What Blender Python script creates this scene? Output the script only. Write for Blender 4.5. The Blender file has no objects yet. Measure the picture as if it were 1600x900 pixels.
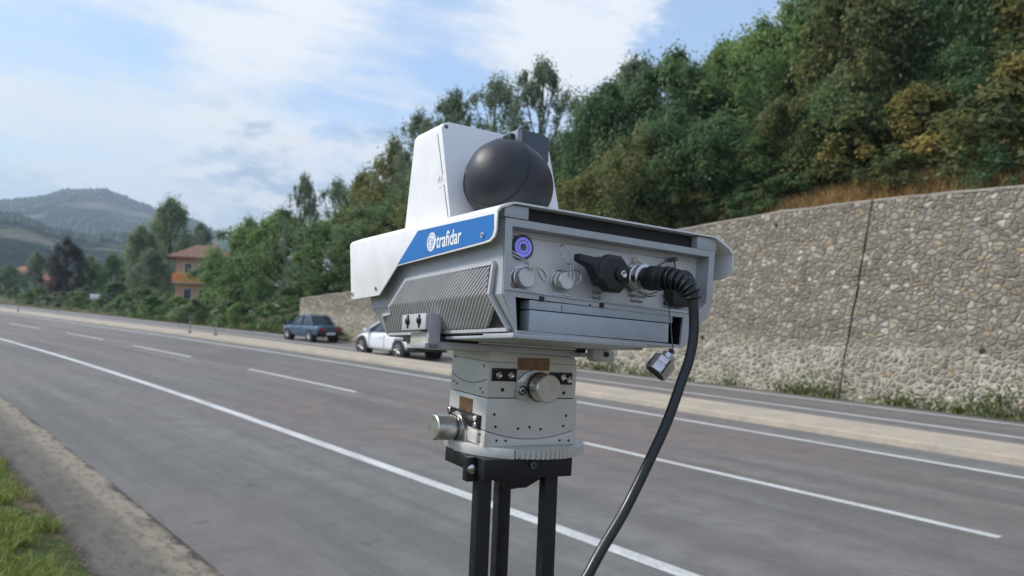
import bpy, bmesh, math, random
import numpy as np
from mathutils import Matrix, Vector, noise as mnoise
R_ = math.radians
random.seed(7); rng = np.random.default_rng(11)
scn = bpy.context.scene; COL = scn.collection

# ------------------------------------------------------------------ camera
F = 1250.0; PITCH = math.atan(24/1250); ROLL = R_(2.0); HC = 2.1; TH = R_(127.8)
cr, sr, cp, sp = math.cos(ROLL), math.sin(ROLL), math.cos(PITCH), math.sin(PITCH)
# view frame (right, forward, up) -> world
VW = Matrix(((1,0,0),(0,cp,-sp),(0,sp,cp))) @ Matrix(((cr,0,-sr),(0,1,0),(sr,0,cr)))
cam = bpy.data.cameras.new('camera'); camo = bpy.data.objects.new('camera', cam); COL.objects.link(camo)
cx, cy, cz = VW.col[0], VW.col[1], VW.col[2]
camo.matrix_world = Matrix(((cx[0],cz[0],-cy[0],0),(cx[1],cz[1],-cy[1],0),(cx[2],cz[2],-cy[2],HC),(0,0,0,1)))
cam.sensor_width = 36; cam.lens = F/1600*36; cam.clip_start = .05; cam.clip_end = 9000
cam.dof.use_dof = True; cam.dof.focus_distance = .98; cam.dof.aperture_fstop = 9.0
scn.camera = camo
scn.view_settings.view_transform = 'Standard'; scn.view_settings.look = 'None'
scn.view_settings.exposure = 0.60; scn.view_settings.gamma = 1
scn.cycles.max_bounces = 8; scn.cycles.diffuse_bounces = 5; scn.cycles.volume_bounces = 0
scn.cycles.transparent_max_bounces = 8

# ------------------------------------------------------------------ node helper
class NT:
    def __init__(s, tree): s.t = tree; s.n = tree.nodes; s.l = tree.links
    def add(s, typ, ins=None, **kw):
        n = s.n.new(typ)
        for k, v in kw.items(): setattr(n, k, v)
        for k, v in (ins or {}).items(): s.set(n, k, v)
        return n
    def set(s, n, k, v):
        i = n.inputs[k]
        if isinstance(v, bpy.types.NodeSocket): s.l.new(v, i)
        else: i.default_value = v
    def math(s, op, a, b=0.0, c=None, clamp=False):
        n = s.n.new('ShaderNodeMath'); n.operation = op; n.use_clamp = clamp
        s.set(n, 0, a); s.set(n, 1, b)
        if c is not None: s.set(n, 2, c)
        return n.outputs[0]
    def mix(s, f, a, b, typ='MIX'):
        n = s.n.new('ShaderNodeMix'); n.data_type = 'RGBA'; n.blend_type = typ
        s.set(n, 0, f); s.set(n, 6, a); s.set(n, 7, b); return n.outputs[2]
    def ramp(s, f, stops, interp='LINEAR'):
        n = s.n.new('ShaderNodeValToRGB'); n.color_ramp.interpolation = interp
        e = n.color_ramp.elements
        while len(e) < len(stops): e.new(.5)
        for i, (p, c) in enumerate(stops):
            e[i].position = p; e[i].color = c if len(c) == 4 else (*c, 1)
        s.set(n, 0, f); return n.outputs[0]
    def noise(s, vec, scale, detail=4, rough=.55, dist=0):
        n = s.add('ShaderNodeTexNoise', {'Scale': scale, 'Detail': detail, 'Roughness': rough, 'Distortion': dist})
        if vec is not None: s.set(n, 'Vector', vec)
        return n.outputs[0]
    def mapr(s, v, a, b, c, d, smooth=True):
        n = s.add('ShaderNodeMapRange', {0: v, 1: a, 2: b, 3: c, 4: d})
        if smooth: n.interpolation_type = 'SMOOTHSTEP'
        return n.outputs[0]
    def vscale(s, vec, xyz):
        n = s.add('ShaderNodeVectorMath', {0: vec, 1: xyz}, operation='MULTIPLY'); return n.outputs[0]

# ------------------------------------------------------------------ sky
SUN_AZ = Vector((-.93, .12, 0)).normalized(); SUN_EL = R_(42)
world = bpy.data.worlds.new('World'); scn.world = world; world.use_nodes = True
w = NT(world.node_tree); w.n.clear()
out = w.add('ShaderNodeOutputWorld')
sky = w.add('ShaderNodeTexSky', sky_type='NISHITA'); sky.sun_disc = False
sky.sun_elevation = SUN_EL; sky.sun_rotation = math.atan2(SUN_AZ.x, SUN_AZ.y)
sky.air_density = 1.0; sky.dust_density = .8; sky.ozone_density = 1.6
bg1 = w.add('ShaderNodeBackground', {'Color': w.mix(1.0, sky.outputs[0], (.78, .93, 1.12, 1), 'MULTIPLY'), 'Strength': .13})
tc = w.add('ShaderNodeTexCoord'); D = tc.outputs['Generated']
sep = w.add('ShaderNodeSeparateXYZ', {0: D}); dz = w.math('MAXIMUM', sep.outputs[2], 0.0)
den = w.math('ADD', dz, .16)
comb = w.add('ShaderNodeCombineXYZ', {0: w.math('DIVIDE', sep.outputs[0], den), 1: w.math('DIVIDE', sep.outputs[1], den), 2: 0.0})
P = comb.outputs[0]
def sdir(u, v):
    d = VW @ Vector(((u-800)/F, 1, -(v-450)/F)); return tuple(d.normalized())
wc = w.add('ShaderNodeTexNoise', {'Vector': w.vscale(D, (1, 1, 2)), 'Scale': 4.0, 'Detail': 7, 'Roughness': .62}).outputs['Color']
wd_ = w.add('ShaderNodeVectorMath', {0: w.add('ShaderNodeVectorMath', {0: wc, 1: (.5, .5, .5)}, operation='SUBTRACT').outputs[0], 1: (.42, .42, .26)}, operation='MULTIPLY').outputs[0]
DW = w.add('ShaderNodeVectorMath', {0: D, 1: wd_}, operation='ADD').outputs[0]
def blob(u, v, rpx, amp):
    n = w.add('ShaderNodeVectorMath', {0: DW, 1: sdir(u, v)}, operation='SUBTRACT')
    n2 = w.add('ShaderNodeVectorMath', {0: n.outputs[0]}, operation='LENGTH')
    return w.mapr(n2.outputs['Value'], rpx/F, rpx/F*.25, 0, amp)
tilt = w.add('ShaderNodeVectorRotate', {'Vector': D, 'Angle': R_(-7)}, rotation_type='Y_AXIS').outputs[0]
n1 = w.noise(w.vscale(tilt, (1, 1, 2.6)), 2.6, 8, .58, .35)
n2 = w.noise(w.vscale(tilt, (1, 1, 7.5)), 2.4, 9, .62, .5)
n3 = w.noise(w.vscale(D, (1, 1, 2.4)), 5.5, 9, .60, .15)
dn = w.math('SUBTRACT', w.math('ADD', w.math('MULTIPLY', n1, .95), w.math('MULTIPLY', n2, 1.15)), .52)
for b in ((60, 190, 620, .22), (860, 50, 210, .24), (930, 110, 120, .12), (500, 10, 260, .20), (600, 110, 170, -.12), (1105, 70, 150, -.38), (980, 190, 110, -.16), (1180, 35, 110, .30), (720, 130, 150, -.08), (170, 20, 170, -.05), (1330, 60, 160, .15)):
    dn = w.math('ADD', dn, blob(*b))
mask = w.mapr(dn, .33, .84, .40, 1.0)
low = w.mapr(sep.outputs[2], .05, .12, .35, 1); low2 = w.mapr(sep.outputs[2], .245, .19, 0, 1)
bank = w.math('MULTIPLY', w.math('MULTIPLY', low, low2), w.mapr(n3, .44, .54, 0, 1))
ccol = w.mix(w.mapr(dn, .45, .85, 0, 1), (.58, .70, .87, 1), (.86, .88, .93, 1))
n3b = w.add('ShaderNodeTexNoise', {'Vector': w.vscale(w.add('ShaderNodeVectorMath', {0: D, 1: (0, 0, -.018)}, operation='ADD').outputs[0], (1, 1, 2.4)), 'Scale': 5.5, 'Detail': 9, 'Roughness': .60, 'Distortion': .15}).outputs[0]
rim = w.math('SUBTRACT', n3b, n3)        # bright tops, grey bellies
ccol = w.mix(bank, ccol, w.ramp(w.math('ADD', w.math('MULTIPLY', rim, 3.2), w.math('MULTIPLY', w.noise(w.vscale(D, (1, 1, 1.6)), 16, 7, .62), .9)), [(.24, (.86, .87, .90)), (.40, (.68, .74, .84)), (.56, (.46, .56, .71)), (.75, (.36, .46, .62))]))
greenish = w.mix(blob(0, 170, 420, .45), ccol, (.66, .78, .84, 1))
bg2 = w.add('ShaderNodeBackground', {'Color': greenish, 'Strength': .75})
mx = w.add('ShaderNodeMixShader', {0: w.math('MAXIMUM', mask, w.math('MULTIPLY', bank, .9)), 1: bg1.outputs[0], 2: bg2.outputs[0]})
w.l.new(mx.outputs[0], out.inputs[0])
sun = bpy.data.lights.new('sun', 'SUN'); sun.energy = 2.6; sun.angle = R_(14); sun.color = (1, .95, .88)
suno = bpy.data.objects.new('sun', sun); COL.objects.link(suno)
sd = Vector((SUN_AZ.x*math.cos(SUN_EL), SUN_AZ.y*math.cos(SUN_EL), math.sin(SUN_EL)))
suno.rotation_euler = (-sd).to_track_quat('-Z', 'Y').to_euler()

# ------------------------------------------------------------------ generic materials
def newmat(name):
    m = bpy.data.materials.new(name); m.use_nodes = True
    t = NT(m.node_tree); t.n.clear()
    o = t.add('ShaderNodeOutputMaterial'); b = t.add('ShaderNodeBsdfPrincipled'); t.l.new(b.outputs[0], o.inputs[0])
    return m, t, b, o
def simple(name, col, rough=.5, metal=0, var=.06, vscale=40, bump=.0, bscale=300, grime=0, spec=.5, coat=0):
    m, t, b, o = newmat(name)
    tc = t.add('ShaderNodeTexCoord').outputs['Object']
    nz = t.noise(tc, vscale, 5, .6)
    c1 = tuple(c*(1-var*2) for c in col) + (1,); c2 = tuple(min(1, c*(1+var*2)) for c in col) + (1,)
    c = t.mix(t.mapr(nz, .3, .7, 0, 1), c1, c2)
    if grime:
        g = t.mapr(t.noise(tc, vscale*3.1, 6, .7), .56, .72, 0, grime)
        c = t.mix(g, c, (.10, .085, .07, 1))
    t.set(b, 'Base Color', c); t.set(b, 'Metallic', metal); t.set(b, 'Specular IOR Level', spec)
    t.set(b, 'Roughness', t.mapr(nz, .25, .75, max(rough-.07, .03), min(rough+.1, 1)))
    if coat: t.set(b, 'Coat Weight', coat); t.set(b, 'Coat Roughness', .08)
    if bump:
        bn = t.add('ShaderNodeBump', {'Strength': bump, 'Distance': .001, 'Height': t.noise(tc, bscale, 3, .6)})
        t.l.new(bn.outputs[0], b.inputs['Normal'])
    return m
MT = {}
MT['white'] = simple('white_powder_coat', (.80, .79, .79), .42, 0, .015, 30, .12, 1400, .10)
MT['grey'] = simple('grey_cast_housing', (.45, .46, .48), .42, .25, .03, 25, .12, 900, .05)
MT['fin'] = simple('grey_fins', (.52, .515, .53), .40, .2, .03, 25, .1, 900)
MT['panel'] = simple('connector_panel', (.72, .70, .69), .45, .2, .03, 22, .08, 900, .12)
MT['drawer'] = simple('battery_drawer', (.42, .455, .49), .5, .15, .04, 30, .1, 900, .2)
MT['dark'] = simple('dark_void', (.012, .014, .018), .6)
MT['black'] = simple('black_rubber', (.013, .014, .016), .42, 0, .1, 60, .2, 500)
MT['cableblk'] = simple('black_cable_sheath', (.016, .017, .019), .36, 0, .1, 60, .1, 500)
MT['anod'] = simple('black_anodised', (.012, .012, .016), .38, .2, .1, 60)
MT['dome'] = simple('black_dome_plastic', (.022, .023, .029), .46, 0, .05, 30, .05, 900)
MT['dgrey'] = simple('dark_grey_plastic', (.075, .085, .105), .45, 0, .05, 30)
MT['mgrey'] = simple('mid_grey_plastic', (.26, .28, .31), .5, 0, .04, 30)
MT['chrome'] = simple('chromed_metal', (.55, .53, .52), .2, 1, .1, 60)
MT['steel'] = simple('brushed_steel', (.62, .61, .57), .34, .9, .05, 60)
MT['stage'] = simple('champagne_anodised', (.68, .655, .61), .42, .3, .02, 20, .05, 900, .06)
MT['ivory'] = simple('ivory_block', (.55, .53, .45), .45, .2, .03, 20)
MT['copper'] = simple('copper_label', (.25, .14, .075), .4, .5, .12, 90)
MT['blue'] = simple('blue_vinyl', (.003, .14, .44), .33, 0, .02, 20)
MT['wtext'] = simple('white_lettering', (.82, .84, .86), .4, 0, .01, 20)
MT['btext'] = simple('dark_lettering', (.05, .05, .06), .5, 0, .01, 20)
MT['finbed'] = simple('fin_bed_shadow_grey', (.035, .036, .04), .6, .1, .03, 25)  # near-black bed colour paints in the shade between the ribs
MT['purple'] = simple('violet_ring', (.17, .12, .62), .35, 0, .05, 40)
_b = MT['purple'].node_tree.nodes['Principled BSDF']; _b.inputs['Emission Color'].default_value = (.25, .28, 1, 1); _b.inputs['Emission Strength'].default_value = .28
MT['lime'] = simple('pale_green_mark', (.45, .55, .25), .4)
MT['scratch'] = simple('worn_print', (.50, .36, .31), .6, 0, .2, 400)

# ------------------------------------------------------------------ mesh builder
class MB:
    def __init__(s, T=None, k=1.0): s.v = []; s.f = []; s.T = T; s.k = k; s.uv = None
    def add(s, vs, fs):
        o = len(s.v); s.v += [tuple(v) for v in vs]; s.f += [tuple(i+o for i in f) for f in fs]; return s
    def box(s, lo, hi, taper=None):
        x0,y0,z0 = lo; x1,y1,z1 = hi
        return s.add([(x0,y0,z0),(x1,y0,z0),(x1,y1,z0),(x0,y1,z0),(x0,y0,z1),(x1,y0,z1),(x1,y1,z1),(x0,y1,z1)],
                     [(0,3,2,1),(4,5,6,7),(0,1,5,4),(1,2,6,5),(2,3,7,6),(3,0,4,7)])
    def hexa(s, lo4, hi4):
        return s.add(list(lo4)+list(hi4), [(0,3,2,1),(4,5,6,7),(0,1,5,4),(1,2,6,5),(2,3,7,6),(3,0,4,7)])
    def loft(s, rings, cap=(1,1), closed=True):
        n = len(rings[0]); vs = [p for r in rings for p in r]; fs = []
        for i in range(len(rings)-1):
            for j in range(n if closed else n-1):
                a = i*n+j; b = i*n+(j+1) % n; fs.append((a, b, b+n, a+n))
        if cap[0]: fs.append(tuple(reversed(range(n))))
        if cap[1]: fs.append(tuple((len(rings)-1)*n+j for j in range(n)))
        return s.add(vs, fs)
    def frame(s, d):
        d = Vector(d).normalized(); a = Vector((0,0,1)) if abs(d.z) < .9 else Vector((1,0,0))
        x = a.cross(d).normalized(); return x, d.cross(x)
    def cyl(s, p0, p1, r0, r1=None, n=20, cap=(1,1)):
        r1 = r0 if r1 is None else r1; p0 = Vector(p0); p1 = Vector(p1); x, y = s.frame(p1-p0)
        C = [(math.cos(2*math.pi*i/n), math.sin(2*math.pi*i/n)) for i in range(n)]
        return s.loft([[tuple(p0+x*c*r0+y*q*r0) for c,q in C], [tuple(p1+x*c*r1+y*q*r1) for c,q in C]], cap)
    def lathe(s, p0, d, prof, n=28):      # prof: (dist along axis, radius)
        p0 = Vector(p0); d = Vector(d).normalized(); x, y = s.frame(d)
        rings = [[tuple(p0+d*h+(x*math.cos(2*math.pi*i/n)+y*math.sin(2*math.pi*i/n))*max(r, 1e-5)) for i in range(n)] for h, r in prof]
        return s.loft(rings)
    def tube(s, pts, r, n=10, cap=(1,1)):
        pts = [Vector(p) for p in pts]; rr = r if isinstance(r, (list, tuple)) else [r]*len(pts)
        px = None; rings = []
        for i, p in enumerate(pts):
            d = (pts[min(i+1, len(pts)-1)]-pts[max(i-1, 0)]).normalized()
            if px is None: x, y = s.frame(d)
            else: x = (px - d*px.dot(d)).normalized(); y = d.cross(x)
            px = x
            rings.append([tuple(p+(x*math.cos(2*math.pi*k/n)+y*math.sin(2*math.pi*k/n))*rr[i]) for k in range(n)])
        return s.loft(rings, cap)
    def prism(s, poly, vec):
        poly = [Vector(p) for p in poly]; vec = Vector(vec)
        return s.loft([[tuple(p) for p in poly], [tuple(p+vec) for p in poly]])
    def build(s, name, mat, parent=None, base=(0,0,0), bevel=0, smooth=False, seg=2, subd=0):
        me = bpy.data.meshes.new(name)
        vs = [((v[0]-base[0])*s.k, (v[1]-base[1])*s.k, (v[2]-base[2])*s.k) for v in s.v]
        me.from_pydata(vs, [], s.f); me.validate(); me.update()
        bm = bmesh.new(); bm.from_mesh(me); bmesh.ops.recalc_face_normals(bm, faces=bm.faces)
        if bevel:
            es = [e for e in bm.edges if len(e.link_faces) == 2 and e.calc_face_angle(0) > .5]
            bmesh.ops.bevel(bm, geom=es, offset=bevel*s.k, segments=seg, affect='EDGES', profile=.6, clamp_overlap=True)
        bm.to_mesh(me); bm.free()
        if smooth or bevel:
            for p in me.polygons: p.use_smooth = True
            me.set_sharp_from_angle(angle=R_(38))
        me.materials.append(mat)
        o = bpy.data.objects.new(name, me); COL.objects.link(o)
        if parent: o.parent = parent
        if subd:
            md = o.modifiers.new('s', 'SUBSURF'); md.levels = subd; md.render_levels = subd
        return o
def tag(o, label=None, cat=None, group=None, kind=None):
    if label: o['label'] = label
    if cat: o['category'] = cat
    if group: o['group'] = group
    if kind: o['kind'] = kind
    return o
def empty(name, mw, label, cat, group=None):
    o = bpy.data.objects.new(name, None); COL.objects.link(o); o.matrix_world = mw; o.empty_display_size = .1
    return tag(o, label, cat, group)

# ------------------------------------------------------------------ road frame
CS = [-3000, 5, 16, 27, 40, 54, 75, 104, 180, 400, 3000]; CT = [0, 0, -.25, -.8, -1.8, -3.4, -5.7, -8.8, -17, -45, -400]
_g = np.linspace(-50, 450, 1001); _c = np.interp(_g, CS, CT); _k = np.exp(-np.linspace(-2, 2, 33)**2); _k /= _k.sum()
_cs = np.convolve(np.pad(_c, 16, 'edge'), _k, 'valid')
def cf(s): return float(np.interp(s, _g, _cs)) if s < 400 else float(np.interp(s, CS, CT))
cT, sT = math.cos(TH), math.sin(TH)
def W(s, t, z=0.0):
    t = t + cf(s); return Vector((s*cT+t*sT, s*sT-t*cT, z))
def road_yaw(s):   # heading of +s direction as rotation of +Y
    a = W(s-1, 0); b = W(s+1, 0); d = b-a; return math.atan2(d.y, d.x)-math.pi/2
SL = [-400,-200,-100,-60] + list(np.arange(-40, 130, 2.0)) + list(np.arange(130, 260, 10)) + [260,300,350,400,600,1000,1800,3000]
WALLT = 19.2
HS = [(-400, 5.0), (8, 5.08), (11, 5.02), (13.6, 4.9), (16.2, 4.65), (24, 3.7), (36, 2.4), (41.2, 1.95), (43, .6), (50, .3)]
def Hw(s): return float(np.interp(s, [a for a, b in HS], [b for a, b in HS]))
def terrain(s, t):
    if t <= 1.3:
        z = .03 + .22*min(1, max(0, (1.3-t)/1.4))
        if t < -6: z -= (min(-t-6, 30))*.1
        return z
    if t < WALLT+1.0: return -.03 if t > 1.4 else .02
    h = Hw(s) if s < 50 else max(0, .3-(s-50)*.05)
    slope = float(np.interp(s, [0, 20, 40, 60, 90, 140], [.46, .40, .28, .14, .05, .02]))
    d = t-(WALLT+1.0); dd = min(d, 45)
    z = h - .05 + slope*dd + .35*(mnoise.noise(Vector((s*.25, t*.25, 3)))*min(1, d/2))
    if d > 45: z += (1-math.exp(-(d-45)/60))*14*slope
    if d > 250: z *= max(0, 1-(d-250)/300)
    return max(z, -.3) if s < 400 else -.3

def sheet(name, fn, S, Tt, mat, kind='structure', parent=None, uvf=None):
    vs = [tuple(W(s, t, fn(s, t))) for s in S for t in Tt]; n = len(Tt)
    fs = [(i*n+j, i*n+j+1, (i+1)*n+j+1, (i+1)*n+j) for i in range(len(S)-1) for j in range(n-1)]
    me = bpy.data.meshes.new(name); me.from_pydata(vs, [], fs)
    uv = me.uv_layers.new(name='UVMap'); st = [(s, t) for s in S for t in Tt]
    for l in me.loops: uv.data[l.index].uv = st[l.vertex_index]
    me.materials.append(mat)
    for p in me.polygons: p.use_smooth = True
    bm = bmesh.new(); bm.from_mesh(me)
    if bm.faces and sum(f.normal.z for f in bm.faces) < 0: bmesh.ops.reverse_faces(bm, faces=bm.faces)
    bm.to_mesh(me); bm.free()
    o = bpy.data.objects.new(name, me); COL.objects.link(o)
    if kind: o['kind'] = kind
    if parent: o.parent = parent
    return o

# ---- setting materials (UV = metres along / across the road)
def asphalt(name, base, tint):
    m, t, b, o = newmat(name)
    uv = t.add('ShaderNodeUVMap').outputs[0]
    fine = t.noise(uv, 28, 4, .75); grain = t.noise(uv, 130, 2, .8)
    streak = t.noise(t.vscale(uv, (.05, 1.4, 1)), 1.0, 5, .6)
    patch = t.noise(t.vscale(uv, (.3, .6, 1)), .5, 5, .6, .4)
    c = t.mix(t.mapr(streak, .38, .62, 0, 1), tuple(x*.76 for x in base)+(1,), tuple(x*1.2 for x in base)+(1,))
    c = t.mix(t.mapr(patch, .46, .56, 0, .9), c, tint+(1,))
    c = t.mix(t.mapr(t.noise(uv, 2.2, 8, .72), .42, .62, 0, .55), c, tuple(x*.68 for x in base)+(1,))
    c = t.mix(t.math('MULTIPLY', t.mapr(fine, .40, .66, 0, 1), .35), c, tuple(x*1.35 for x in base)+(1,))
    c = t.mix(t.mapr(grain, .56, .72, 0, .5), c, tuple(x*.55 for x in base)+(1,))
    v = t.add('ShaderNodeTexVoronoi', {'Vector': t.add('ShaderNodeVectorMath', {0: uv, 1: t.add('ShaderNodeTexNoise', {'Vector': uv, 'Scale': 1.6}).outputs['Color']}, operation='ADD').outputs[0], 'Scale': .32}, feature='DISTANCE_TO_EDGE').outputs[0]
    crack = t.math('MULTIPLY', t.mapr(v, .003, .0, 0, 1), t.mapr(patch, .55, .65, 0, .25))
    c = t.mix(crack, c, (.03, .03, .03, 1))
    sx = t.add('ShaderNodeSeparateXYZ', {0: uv}); lane = t.math('MULTIPLY', t.mapr(sx.outputs[1], 5.0, 6.2, 0, 1), t.mapr(sx.outputs[1], 12.4, 11.0, 0, 1))
    c = t.mix(t.math('MULTIPLY', lane, t.mapr(t.noise(t.vscale(uv, (.12, .5, 1)), 1, 4, .6), .35, .6, .15, .8)), c, t.mix(1.0, c, (1.08, .985, .96, 1), 'MULTIPLY'))
    for tc_ in (5.9, 7.6, 9.4, 11.1):
        tr = t.math('MULTIPLY', t.mapr(t.math('ABSOLUTE', t.math('SUBTRACT', sx.outputs[1], tc_)), .45, .05, 0, 1), t.mapr(t.noise(t.vscale(uv, (.08, 1.2, 1)), 1, 5, .65), .35, .6, 0, .30))
        c = t.mix(tr, c, tuple(x*.62 for x in base)+(1,))
    # sparse dark spots / oil
    c = t.mix(t.mapr(t.noise(uv, 1.9, 3, .5), .70, .76, 0, .5), c, tuple(x*.5 for x in base)+(1,))
    t.set(b, 'Base Color', c); t.set(b, 'Roughness', .82); t.set(b, 'Specular IOR Level', .35)
    bn = t.add('ShaderNodeBump', {'Strength': .9, 'Distance': .010, 'Height': t.math('ADD', grain, t.math('MULTIPLY', fine, .6))})
    t.l.new(bn.outputs[0], b.inputs['Normal']); return m
MT['asph'] = asphalt('worn_asphalt', (.172, .169, .158), (.190, .163, .153))
MT['asph2'] = asphalt('far_asphalt', (.172, .164, .153), (.185, .155, .15))
def paint():
    m, t, b, o = newmat('road_paint')
    uv = t.add('ShaderNodeUVMap').outputs[0]
    wear = t.mapr(t.noise(uv, 22, 6, .75), .36, .52, 1, 0); wear2 = t.noise(t.vscale(uv, (.4, 2, 1)), 3, 4, .6)
    c = t.mix(t.mapr(wear2, .3, .7, 0, 1), (.48, .48, .47, 1), (.68, .68, .66, 1))
    c = t.mix(t.math('MULTIPLY', wear, .7), c, (.27, .26, .25, 1))
    t.set(b, 'Base Color', c); t.set(b, 'Roughness', .6); return m
MT['paint'] = paint()
def gutter():
    m, t, b, o = newmat('gutter_concrete')
    uv = t.add('ShaderNodeUVMap').outputs[0]
    sx = t.add('ShaderNodeSeparateXYZ', {0: uv}); wob = t.noise(uv, 2.2, 6, .7)
    tt = t.math('ADD', sx.outputs[1], t.math('MULTIPLY', t.math('SUBTRACT', wob, .5), .38))
    f = t.mapr(tt, 1.2, 2.1, 0, 1, False)
    c = t.ramp(f, [(0, (.045,.038,.03)), (.12, (.05,.045,.04)), (.20, (.15,.145,.13)), (.45, (.16,.155,.14)), (.60, (.22,.20,.165)), (.74, (.33,.29,.235)), (.90, (.31,.275,.225)), (.96, (.045,.04,.036)), (1, (.07,.065,.06))])
    dirt = t.noise(t.vscale(uv, (1, 2.5, 1)), 4.5, 8, .75)
    c = t.mix(t.mapr(dirt, .46, .64, 0, .7), c, (.085, .078, .062, 1))
    c = t.mix(t.mapr(t.noise(uv, 40, 5, .8), .5, .75, 0, .6), c, (.34, .30, .25, 1))
    c = t.mix(1.0, c, (.90, .87, .82, 1), 'MULTIPLY')
    c = t.mix(t.mapr(t.noise(uv, 1.1, 7, .7), .50, .62, 0, .45), c, (.075, .066, .052, 1))
    t.set(b, 'Base Color', c); t.set(b, 'Roughness', .95)
    bn = t.add('ShaderNodeBump', {'Strength': 1, 'Distance': .02, 'Height': t.noise(uv, 30, 7, .75)}); t.l.new(bn.outputs[0], b.inputs['Normal'])
    return m
MT['gutter'] = gutter()
def groundmat():
    m, t, b, o = newmat('ground_soil_and_grass')
    g = t.add('ShaderNodeNewGeometry').outputs['Position']
    uv = t.add('ShaderNodeUVMap').outputs[0]; sx = t.add('ShaderNodeSeparateXYZ', {0: uv})
    n1 = t.noise(g, .55, 6, .65); n2 = t.noise(g, 7, 6, .7); n3 = t.noise(g, 45, 4, .75)
    soil = t.mix(t.mapr(n2, .35, .65, 0, 1), (.095, .07, .045, 1), (.20, .155, .10, 1))
    soil = t.mix(t.mapr(n3, .55, .7, 0, .8), soil, (.30, .25, .18, 1))
    grass = t.mix(t.mapr(n2, .3, .7, 0, 1), (.035, .055, .018, 1), (.085, .105, .035, 1))
    dry = t.mix(t.mapr(t.noise(g, 3, 6, .7), .4, .6, 0, 1), (.36, .215, .075, 1), (.16, .115, .06, 1))
    hill = t.math('MULTIPLY', t.mapr(sx.outputs[1], 19, 20, 0, 1), t.mapr(sx.outputs[0], 50, 30, 0, 1))
    c = t.mix(t.mapr(n1, .42, .56, 0, 1), soil, grass)
    c = t.mix(t.math('MULTIPLY', hill, t.mapr(n1, .56, .46, .15, 1)), c, dry)
    t.set(b, 'Base Color', c); t.set(b, 'Roughness', 1); t.set(b, 'Specular IOR Level', .1)
    bn = t.add('ShaderNodeBump', {'Strength': 1, 'Distance': .04, 'Height': n2}); t.l.new(bn.outputs[0], b.inputs['Normal'])
    return m
MT['ground'] = groundmat()
def medianmat():
    m, t, b, o = newmat('median_concrete')
    g = t.add('ShaderNodeNewGeometry').outputs['Position']
    n1 = t.noise(g, 1.1, 6, .7); n2 = t.noise(g, 9, 6, .75)
    c = t.mix(t.mapr(n1, .35, .65, 0, 1), (.44, .37, .28, 1), (.35, .31, .25, 1))
    c = t.mix(t.mapr(n2, .5, .75, 0, .5), c, (.16, .14, .11, 1))
    t.set(b, 'Base Color', c); t.set(b, 'Roughness', .95); return m
MT['median'] = medianmat()

TG = [-1500,-600,-200,-80,-40,-25,-15,-10,-6,-4,-3,-2,-1.5,-1,-.6,-.2,.1,.4,.7,1.0,1.3,1.45,6,12,18,20.15,20.22,20.8,21.3,22,23,24,25.5,27,29,31,34,37,41,45,50,56,64,75,95,120,170,260,400,700,1200,2500]
sheet('ground', terrain, SL, TG, MT['ground'])
# near road sides: gutter, carriageways, raised median
Sf = list(np.arange(-40, 60, 1.0))+[60,70,80,100,130,180,260,400]
sheet('gutter', lambda s, t: .035-.018*(t-1.25), Sf, [1.22, 1.4, 1.6, 1.8, 2.0, 2.06], MT['gutter'])
sheet('road', lambda s, t: 0.004, SL, [2.04, 5, 8.5, 12, 13.06], MT['asph'])
sheet('far_road', lambda s, t: 0.004, SL, [14.44, 16, 18.7], MT['asph2'])
def med():
    mb = MB(); S = [s for s in SL if s <= 400]
    prof = [(13.02, -.02), (13.05, .10), (13.10, .125), (13.3, .125), (13.32, .118), (14.2, .118), (14.22, .125), (14.42, .125), (14.46, .10), (14.49, -.02)]
    mb.loft([[tuple(W(s, t, z)) for t, z in prof] for s in S], cap=(0, 0), closed=False)
    o = mb.build('median_kerb', MT['median']); o['kind'] = 'structure'; return o
med()
def line(name, t0, wd, s0, s1, z=.008):
    S = [s0] + [s for s in SL if s0 < s < s1] + [s1]
    return sheet(name, lambda s, t: z, S, [t0-wd/2, t0+wd/2], MT['paint'])
line('edge_line', 5.06, .17, -60, 400); line('edge_line', 12.08, .15, -60, 400)
line('edge_line', 14.72, .15, -60, 400); line('lane_line', 16.15, .15, -60, 400); line('edge_line', 18.1, .15, -60, 400)
for s0, s1 in [(3.2, 9.0), (16.2, 22.2), (26.8, 32.7), (36.4, 42), (46.5, 52.5), (57, 63), (68, 74), (79, 85), (91, 97), (-9, -3)]:
    line('lane_line', 8.56, .13, s0, s1)

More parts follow.
